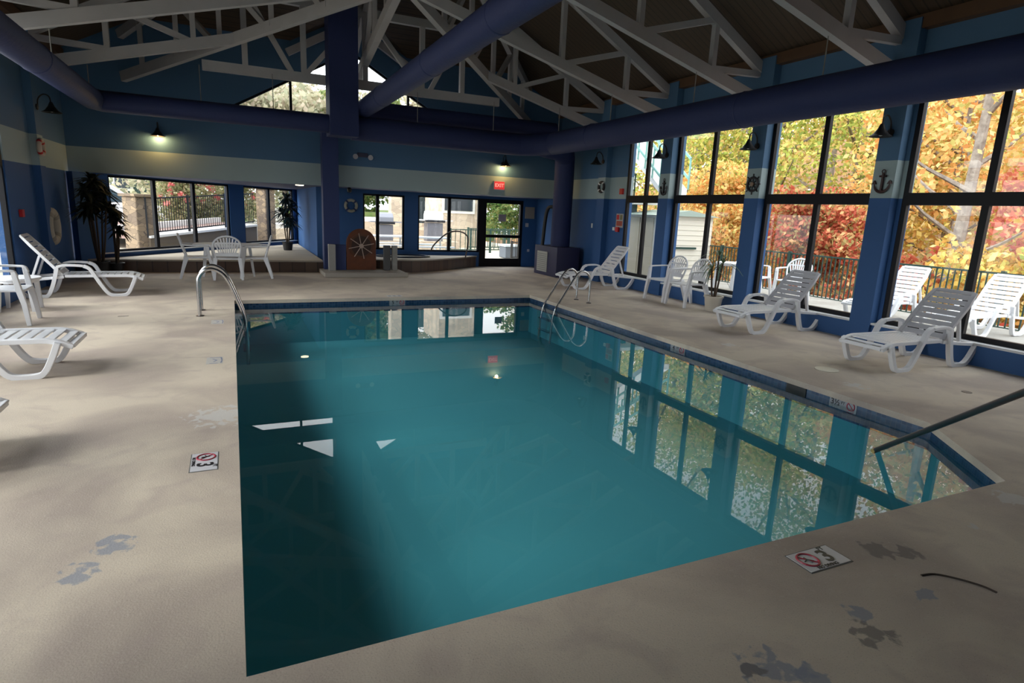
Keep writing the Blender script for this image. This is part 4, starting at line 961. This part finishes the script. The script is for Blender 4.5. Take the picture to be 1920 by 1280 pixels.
TR = [
 ('rose red tree at the right picture edge outside the nearest window', 18.6, 7.5, 7.4, 2.2, 'pink', dict(low=.45, n=6000)),
 ('golden orange tree with pale trunk behind the nearest window', 21.0, 12.0, 9.0, 3.3, 'orange', dict(kind2='gold', low=.3)),
 ('pale golden tree behind the mullion of the nearest window', 25.0, 10.5, 10.5, 3.6, 'gold', dict(low=.35)),
 ('yellow green tree seen left of the large anchor column', 22.0, 16.2, 12.5, 3.8, 'green', dict(kind2='gold')),
 ('green gold tree with orange lower leaves, left side of the third bay', 21.0, 19.5, 12.5, 3.8, 'green', dict(kind2='orange')),
 ('orange red tree low in the third window bay', 17.6, 14.2, 3.9, 2.0, 'red', dict(leaf=.08)),
 ('green and orange tree behind the ship wheel column', 20.5, 23.5, 12.5, 4.0, 'green', dict(kind2='orange')),
 ('bright orange tree low in the second window bay', 17.8, 18.6, 5.2, 2.3, 'orange', dict(leaf=.08)),
 ('olive green tree high in the second window bay', 24.0, 28.5, 14.5, 4.6, 'green', {}),
 ('golden tree behind the outdoor stair', 21.0, 31.5, 13, 4.2, 'gold', dict(kind2='orange')),
 ('tall thin green gold tree far up the slope', 31.0, 17.5, 19, 5.4, 'green', dict(n=7500, leaf=.13)),
 ('tall mixed green tree far up the slope behind the ship wheel column', 32.0, 25.5, 19, 5.6, 'green', dict(n=7500, leaf=.13)),
 ('tall golden tree far up the slope at the right', 31.0, 9.0, 13, 4.8, 'gold', dict(n=7500, leaf=.13)),
 ('tall green tree far behind the second window bay', 34.0, 35.0, 20, 6.0, 'green', dict(n=7500, leaf=.14)),
 ('low red shrub tree behind the fence left of the near column', 16.6, 10.9, 2.8, 1.6, 'red', dict(leaf=.09, n=3600)),
 ('low gold shrub tree behind the fence in the nearest window', 16.4, 8.0, 3.0, 1.6, 'gold', dict(leaf=.09, n=3600)),
 ('low green shrub tree behind the right outdoor lounger', 16.8, 6.2, 3.4, 1.7, 'green', dict(leaf=.09, n=3600)),
]
for lb, x, y, h, r, k, kw in TR: tree(lb, x, y, h, r, k, **kw)
tree('pale forked trunk with few leaves behind the nearest window', 16.4, 9.15, 11, 2.6, 'orange', n=1500, leaf=.09, low=.5, lean=.5, thick=2.2)
# ground cover on the slope: countless small leaves
P = []
for i in range(150):
    x = 14+rng.random()*16; y = 3+rng.random()*34; P.append(blob_pts(80, (x, y, hz(x, y)+.35), (.9, .9, .45), .2))
P = np.concatenate(P); o = quads_obj('undergrowth', leafcloud(len(P), P, .10), leafmat('mixed_undergrowth', [(.5, .08, .05, 1), (.6, .3, .08, 1), (.3, .28, .08, 1), (.62, .42, .12, 1), (.35, .12, .05, 1)]))
tag(o, 'mixed red and gold undergrowth covering the slope beyond the fence', 'undergrowth', kind='stuff')
def fence_run(name, label, p0, p1, ztop, zbot, post_gap, bar_gap, m, slope=0, group=None, r=.011):
    p0, p1 = Vector(p0), Vector(p1); d = p1-p0; L = d.length; d.normalize()
    t = thing(name, label, 'fence', (0, 0, 0), 0, group); zz = lambda u: slope*u/L
    b = MB()
    for z in (ztop, zbot+.08): b.beam(p0+Vector((0, 0, z)), p1+Vector((0, 0, z+slope)), .04, .035)
    b.build('rail', m, t)
    pk = MB(); u = bar_gap
    while u < L: q = p0+d*u; pk.box(q.x-r, q.x+r, q.y-r, q.y+r, zbot+.08+zz(u), ztop+zz(u)); u += bar_gap
    pk.build('pickets', m, t)['kind'] = 'stuff'
    u = 0
    while u <= L+.01:
        q = p0+d*u; c = MB(); c.box(q.x-.035, q.x+.035, q.y-.035, q.y+.035, zbot-.05+zz(u), ztop+.05+zz(u)); c.build('post', m, t); u += post_gap
    return t
fence_run('metal_fence', 'dark green picket fence along the outdoor deck beyond the right windows', (13.0, 1.5, 0), (13.0, 15.9, 0), .98, -.1, 2.4, .115, M_GREEN)
def shed():
    t = thing('garden_shed', 'cream lap sided shed outside the first two window bays', 'shed', (0, 0, 0))
    b = MB(); b.box(11.0, 13.0, 14.0, 15.5, -.02, 1.80); b.build('siding', M_CREAM, t)
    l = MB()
    for i in range(12): l.box(11.0, 13.0, 13.985, 14.0, .10+i*.145, .112+i*.145)  # darker cream strips stand in for the shade under each lap
    l.build('lap_shadow_line', mat('cream_lap_shade', (.62, .60, .52, 1), .7), t)
    w = MB(); w.box(10.97, 11.0, 13.97, 14.10, 0, 1.80); w.build('corner_board', M_WHITE, t)
    r = MB(); r.prism([(10.85, 1.80), (13.15, 1.80), (12.0, 1.97)], 13.85, 15.6, 'y'); r.build('roof', mat('pale_green_metal', (.33, .42, .38, 1), .5), t)
    w = MB(); w.box(10.97, 11.0, 14.2, 14.8, .05, 1.72); w.build('door', M_TANS, t)
    w = MB(); w.box(10.97, 11.0, 14.85, 15.42, .05, 1.72); w.build('door', M_TANS, t)
    w = MB(); w.box(11.5, 12.4, 13.92, 13.95, .86, .92); w.build('handrail', M_GREEN, t)
shed()
def outdoor_stair():
    t = thing('outdoor_stair', 'white building end with green railed stair beyond the first window bay', 'stair', (0, 0, 0))
    b = MB(); b.box(10.9, 11.5, 16.9, 18.4, -.2, 5.2); b.build('wall', M_WHITE, t)
    b = MB(); b.prism([(17.0, 4.75), (14.0, 2.55), (14.0, 2.38), (17.0, 4.58)], 10.95, 11.9, 'x'); b.build('stair_stringer', M_WHITE, t)
    pg = mat('pale_green_rail', (.2, .4, .36, 1), .5)
    for x in (10.92, 11.93):
        r = MB()
        for dz in (.30, .85): r.beam((x, 17.0, 4.75+dz), (x, 14.0, 2.55+dz), .05, .06)
        for i in range(9): u = i/8; r.box(x-.02, x+.02, 17.0-3*u-.02, 17.0-3*u+.02, 4.75-2.2*u, 5.6-2.2*u)
        r.build('railing', pg, t)
    b = MB(); b.box(10.95, 11.9, 15.2, 16.8, 2.1, 2.2); b.build('landing', M_WHITE, t)
    r = MB()
    for dz in (.3, .75): r.beam((10.95, 15.2, 2.2+dz), (10.95, 16.8, 2.2+dz), .04, .04)
    for i in range(9): r.box(10.93, 10.97, 15.2+i*.19, 15.23+i*.19, 2.2, 2.95)
    r.build('railing', M_GREEN, t)
    for y in (15.75, 16.6):
        b = MB(); b.box(11.35, 11.5, y, y+.14, -.02, 2.1); b.build('post', M_GREEN, t)
outdoor_stair()
dup(CA, (11.6, 9.75, 0), pi+.3, 'white armchair outside left of the middle right lounger', G5)
dup(CA, (11.3, 10.55, 0), -1.2, 'white armchair outside near the outdoor table, left', G5)
dup(CA, (11.9, 11.45, 0), pi-.6, 'white armchair outside beyond the outdoor table', G5)
table('round white table outside behind the potted plant', (11.25, 11.2, 0), .45, .45)

# ------------------------------------------------------------------ outside, far side
g = MB(); g.prism([(2.3, 17.58), (13.3, 17.58), (13.3, 60), (-6, 60), (-6, 23), (2.3, 23)], -.3, -.02); struct(g.build('ground_patio', M_PATIO))
g = MB(); g.prism([(-14, 14), (X0-.2, 14), (X0-.2, 16.3), (AX0-.15, AY0+.12), (AX1-.05, AY1+.25), (AX1, 45), (-30, 45), (-30, 14)], -.3, .20); struct(g.build('ground_path', M_PATIO))
g = MB(); g.box(-30, X0-.2, -6, 14, -.3, -.02); struct(g.build('ground_left', M_PATIO))
def retaining():
    p0 = Vector((-2.07, 19.3, 0)); p1 = Vector((.75, 22.4, 0)); d = (p1-p0).normalized(); n = Vector((-d.y, d.x, 0))
    t = thing('retaining_wall', 'low brown stone retaining wall with pale coping outside the left windows', 'wall', (0, 0, 0))
    def strip(nm, o0, o1, z0a, z1a, z0b, z1b, m, parent=None, ext=0):
        a, b_ = p0-d*ext, p1+d*ext; vs = []
        for q, zz0, zz1 in ((a, z0a, z1a), (b_, z0b, z1b)):
            for o_ in (o0, o1):
                for z in (zz0, zz1): vs.append((q.x+n.x*o_, q.y+n.y*o_, z))
        m_ = MB(); m_.add(vs, [(0, 1, 3, 2), (4, 6, 7, 5), (0, 4, 5, 1), (2, 3, 7, 6), (1, 5, 7, 3), (0, 2, 6, 4)]); return m_.build(nm, m, parent)
    strip('wall_body', 0, .25, .2, .56, .2, .85, mat('brown_stone', (.13, .10, .07, 1), .9), t)
    strip('coping', -.03, .75, .56, .62, .85, .91, mat('white_concrete', (.78, .77, .76, 1), .7), t)
    strip('back_curb', 1.5, 1.6, .56, .82, .85, 1.08, mat('white_concrete', (.78, .77, .76, 1), .7), t)
    struct(strip('ground_bed', .75, 6, .5, .62, .8, .92, mat('mulch', (.25, .17, .15, 1), .95)))
    f = fence_run('metal_fence', 'black picket fence on the retaining wall outside the left windows', p0+n*.1, p1+n*.1, 1.62, .62, 1.45, .085, M_BLACK, .30, r=.009)
    k = 0
    for u, off, w, h in ((3.5, 2.7, .9, 2.2), (4.5, 2.7, 1.3, 2.5), (5.6, 2.7, 1.3, 2.3), (6.9, 2.9, 1.5, 2.2)):
        q = p0+d*u+n*off; s = thing('rose_bush', ['rose bush beside the left stone pillar, behind the fence', 'tallest rose bush behind the middle pane', 'rose bush behind the recess column', 'rose bush beyond the second stone pillar'][k], 'bush', (q.x, q.y, .7), 0, 'rose bushes behind the black fence'); k += 1
        P = np.concatenate([blob_pts(260, (random.uniform(-.8, .8)*w*.6, random.uniform(-.6, .6), random.uniform(.1, 1)*h), (.6, .6, .45), .2) for _ in range(20)])
        quads_obj('foliage', leafcloud(len(P), P, .055), LEAF['hedge'], s)
        R = np.concatenate([blob_pts(26, (random.uniform(-.9, .9)*w*.5, random.uniform(-.9, -.3), random.uniform(.35, .95)*h), (.10, .10, .09), .1) for _ in range(18)])
        quads_obj('blossoms', leafcloud(len(R), R, .05), LEAF['rose'], s)
retaining()
def pillar(label, x, y, w, z0, z1, rz, m):
    t = thing('stone_pillar', label, 'pillar', (x, y, z0), rz, 'stone pillars outside the rear windows')
    b = MB(); b.box(-w/2, w/2, -w/2, w/2, 0, z1-z0); b.build('shaft', m, t, bevel=.03)
    b = MB(); b.box(-w/2-.06, w/2+.06, -w/2-.06, w/2+.06, z1-z0, z1-z0+.08); b.build('cap', M_STONE, t, bevel=.02)
pillar('stone pillar at the left end of the retaining wall, car behind', -2.32, 19.55, .55, .2, 1.66, .75, M_STONE)
pillar('taller stone pillar seen in the second recess window', 1.10, 23.4, .45, .2, 2.1, .7, M_STONE)
def low_wall():
    b = MB(); b.prism([(1.45, 24.3), (3.6, 26.5), (3.4, 26.7), (1.25, 24.5)], -.05, .70); o = b.build('stone_wall', M_PSTONE); tag(o, 'low pale stone wall right of the taller pillar', 'wall')
    b = MB(); b.prism([(1.0, 25.3), (2.7, 27.0), (1.2, 28.5), (-.5, 26.8)], .0, .82); tag(b.build('sidewalk', mat('white_concrete', (.78, .77, .76, 1), .7)), 'white sidewalk strip above the low stone wall', 'sidewalk')
    s = thing('blossom_bush', 'white flowering bush above the low stone wall', 'bush', (1.9, 29.9, .3)); P = np.concatenate([blob_pts(300, (random.uniform(-1, 1), random.uniform(-.5, .5), random.uniform(.1, .8)), (.5, .5, .35), .2) for _ in range(8)])
    quads_obj('foliage', leafcloud(len(P), P, .07), LEAF['pale'], s)
low_wall()
def car():
    t = thing('parked_car', 'white parked car behind the left stone pillar', 'car', (-4.4, 25.2, .2), .15); t.scale = (1.2, 1.2, 1.2)
    body = [(-2.2, .25), (2.2, .25), (2.25, .75), (1.9, .95), (1.2, 1.02), (.55, 1.5), (-1.2, 1.52), (-1.9, 1.05), (-2.25, .95)]
    b = MB(); b.prism(body, -.85, .85, 'y'); b.build('body', mat('white_car_paint', (.8, .82, .85, 1), .25, coat=.6), t, bevel=.06)
    w = MB(); w.prism([(1.05, 1.03), (.48, 1.42), (-1.15, 1.44), (-1.75, 1.05)], -.87, .87, 'y'); w.build('window', mat('car_glass', (.05, .08, .10, 1), .1), t, bevel=.02)
    for x in (-1.4, 1.4):
        for y in (-.8, .8): k = MB(); k.lathe([(.33, -.1), (.33, .1)], 20, (x, y, .33), 'y'); k.build('wheel', M_BLACK, t, True)
car()
def building(label, x0, x1, y, z0, z1, m, wins, name='building'):
    t = thing(name, label, 'building', (x0, y, z0))
    b = MB(); b.box(0, x1-x0, 0, 2.5, 0, z1-z0); b.build('wall', m, t)
    for a, c, d, e in wins:
        f = MB(); f.box(a-x0-.12, c-x0+.12, -.05, 0, d-z0-.12, e-z0+.12); fo = f.build('window', M_WHITE, t)
        p = MB(); p.box(a-x0, c-x0, -.08, -.05, d-z0, e-z0); p.build('pane', mat('dark_glass', (.03, .04, .05, 1), .2), fo)
building('dark green house with white trimmed windows behind the car', -9.0, -3.3, 34, 0, 5, mat('dark_green_siding', (.05, .09, .085, 1), .8), [(-6.0, -5.2, 2.0, 2.7), (-4.9, -4.3, 2.0, 2.7)])
building('stone building with red panelled window behind the patio railing', 8.6, 10.8, 26.5, -.1, 4.2, M_PSTONE, [(8.75, 10.1, 1.65, 3.0)])
c = MB(); c.box(6.15, 6.95, 25.8, 26.3, 0, 4.0); tag(c.build('stone_chimney', M_PSTONE, bevel=.03), 'pale stone chimney column seen in the first rear window', 'chimney')
building('dark low building beyond the grill', 7.9, 10.5, 30, 0, 4.2, mat('dark_siding', (.04, .055, .06, 1), .8), [])
# embankment with road behind the grill
g = MB(); g.prism([(-6, 33), (14, 33), (14, 60), (-6, 60)], -.02, 1.35); struct(g.build('ground_lawn', M_GRASS))
g = MB(); g.prism([(3.2, 27.6), (8.6, 27.6), (8.6, 28.0), (3.2, 28.0)], -.02, 1.0); tag(g.build('stone_wall', M_PSTONE), 'stone wall behind the white topped grill', 'wall')
g = MB(); g.box(3.0, 7.85, 28.03, 32.9, 0, 1.12); tag(g.build('road_bank', mat('pale_kerb', (.75, .74, .73, 1), .8)), 'pale road edge above the far stone wall', 'road')
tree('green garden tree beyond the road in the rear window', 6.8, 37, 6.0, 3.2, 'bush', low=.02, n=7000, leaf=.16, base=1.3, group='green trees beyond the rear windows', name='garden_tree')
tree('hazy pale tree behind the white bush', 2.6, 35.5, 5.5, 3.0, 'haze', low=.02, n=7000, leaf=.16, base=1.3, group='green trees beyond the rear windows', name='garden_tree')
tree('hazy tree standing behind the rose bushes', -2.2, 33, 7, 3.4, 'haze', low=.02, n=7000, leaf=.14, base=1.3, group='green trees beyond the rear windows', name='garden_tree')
for i, (x, y, lb) in enumerate(((5.0, 34.6, 'green shrub on the far lawn in the first rear window'), (8.0, 34.8, 'dense green shrub above the white topped grill'), (11.6, 25.3, 'dense green shrub behind the exit door glass, left'), (13.4, 26.0, 'dense green shrub behind the exit door glass, right'))):
    s = thing('shrub', lb, 'shrub', (x, y, 1.0 if y > 30 else 0), 0, 'green shrubs beyond the exit door')
    P = np.concatenate([blob_pts(260, (random.uniform(-1.2, 1.2), random.uniform(-.6, .6), random.uniform(.9, 3.4)), (.7, .6, .5), .2) for _ in range(14)])
    quads_obj('foliage', leafcloud(len(P), P, .09), LEAF['bush'], s)
# hillside trees seen through the gable window
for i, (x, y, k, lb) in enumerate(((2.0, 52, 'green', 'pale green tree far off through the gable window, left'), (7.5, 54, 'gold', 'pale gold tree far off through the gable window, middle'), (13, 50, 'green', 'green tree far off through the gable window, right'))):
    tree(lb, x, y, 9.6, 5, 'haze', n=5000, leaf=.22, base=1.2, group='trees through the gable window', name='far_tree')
def grill(label, x, y, z, m_lid, s=1):
    t = thing('gas_grill', label, 'grill', (x, y, z), 0)
    b = MB(); b.box(-.32*s, .32*s, -.25, .25, 0, .72); b.build('cabinet', mat('grill_grey', (.16, .16, .19, 1), .4), t)
    b = MB(); b.prism([(-.27, .82), (-.27, 1.0), (-.15, 1.15), (.15, 1.18), (.27, 1.02), (.27, .82)], -.34*s, .34*s, 'x'); b.build('lid', m_lid, t, bevel=.02)
    b = MB(); b.box(-.40*s, .40*s, -.3, .27, .74, .82); b.build('control_panel', mat('black_panel', (.02, .02, .025, 1), .4), t)
    b = MB(); b.box(.42*s, .75*s, -.22, .22, .80, .84); b.box(-.75*s, -.42*s, -.22, .22, .80, .84); b.build('side_shelf', m_lid, t)
grill('white lidded gas grill in front of the far stone wall', 7.35, 23.6, .42, mat('bright_steel', (.72, .72, .74, 1), .35))
grill('dark gas grill left of the stone chimney', 5.35, 23.4, .30, mat('grey_lid', (.28, .29, .34, 1), .35), .8)
g = MB(); g.box(4.6, 8.3, 23.1, 24.2, -.02, .42); tag(g.build('stone_ledge', M_PSTONE), 'pale stone ledge carrying the two grills', 'ledge')
def picnic(label, x, y, rz, m):
    t = thing('picnic_table', label, 'picnic table', (x, y, 0), rz, 'picnic tables on the patio')
    b = MB(); b.box(-.75, .75, -.38, .38, .70, .74); b.build('table_top', m, t)
    for sy in (-1, 1): b = MB(); b.box(-.75, .75, sy*.72-.13, sy*.72+.13, .42, .46); b.build('bench', m, t)
    for sx in (-1, 1):
        b = MB(); b.tube([(sx*.5, -.7, .42), (sx*.5, -.4, .05), (sx*.5, 0, .0), (sx*.5, .4, .05), (sx*.5, .7, .42)], .03, 6); b.tube([(sx*.5, 0, 0), (sx*.5, 0, .70)], .03, 6); b.build('leg', mat('white_pipe', (.6, .62, .65, 1), .4), t)
M_BT = mat('pale_blue_top', (.55, .62, .68, 1), .4)
picnic('pale picnic table seen through the first rear window', 4.75, 20.6, .1, mat('white_top', (.75, .76, .78, 1), .4))
picnic('pale blue picnic table seen through the second rear window', 6.05, 20.2, 0, M_BT)
fence_run('patio_railing', 'green railing on the bright patio behind the spa rail', (7.6, 22.2, 0), (10.3, 22.6, 0), .95, .1, .9, .22, M_GREEN)
fence_run('ramp_railing', 'dark railing outside right behind the exit door glass', (9.3, 20.2, 0), (11.0, 20.6, 0), .62, 0, .85, .2, M_BLACK)
fence_run('far_railing', 'thin dark railing in front of the green shrubs', (9.0, 24.0, 0), (14.5, 24.6, 0), .95, .1, 1.8, .12, M_GREEN)
t = thing('covered_bin', 'blue grey covered bin outside the exit door', 'bin', (9.55, 20.9, 0)); b = MB(); b.box(-.32, .32, -.3, .3, 0, .42); b.build('bin_body', mat('blue_grey_bin', (.12, .14, .17, 1), .6), t, bevel=.03); b = MB(); b.box(-.36, .36, -.34, .34, .42, .5); b.build('bin_lid', M_BT, t, bevel=.02)
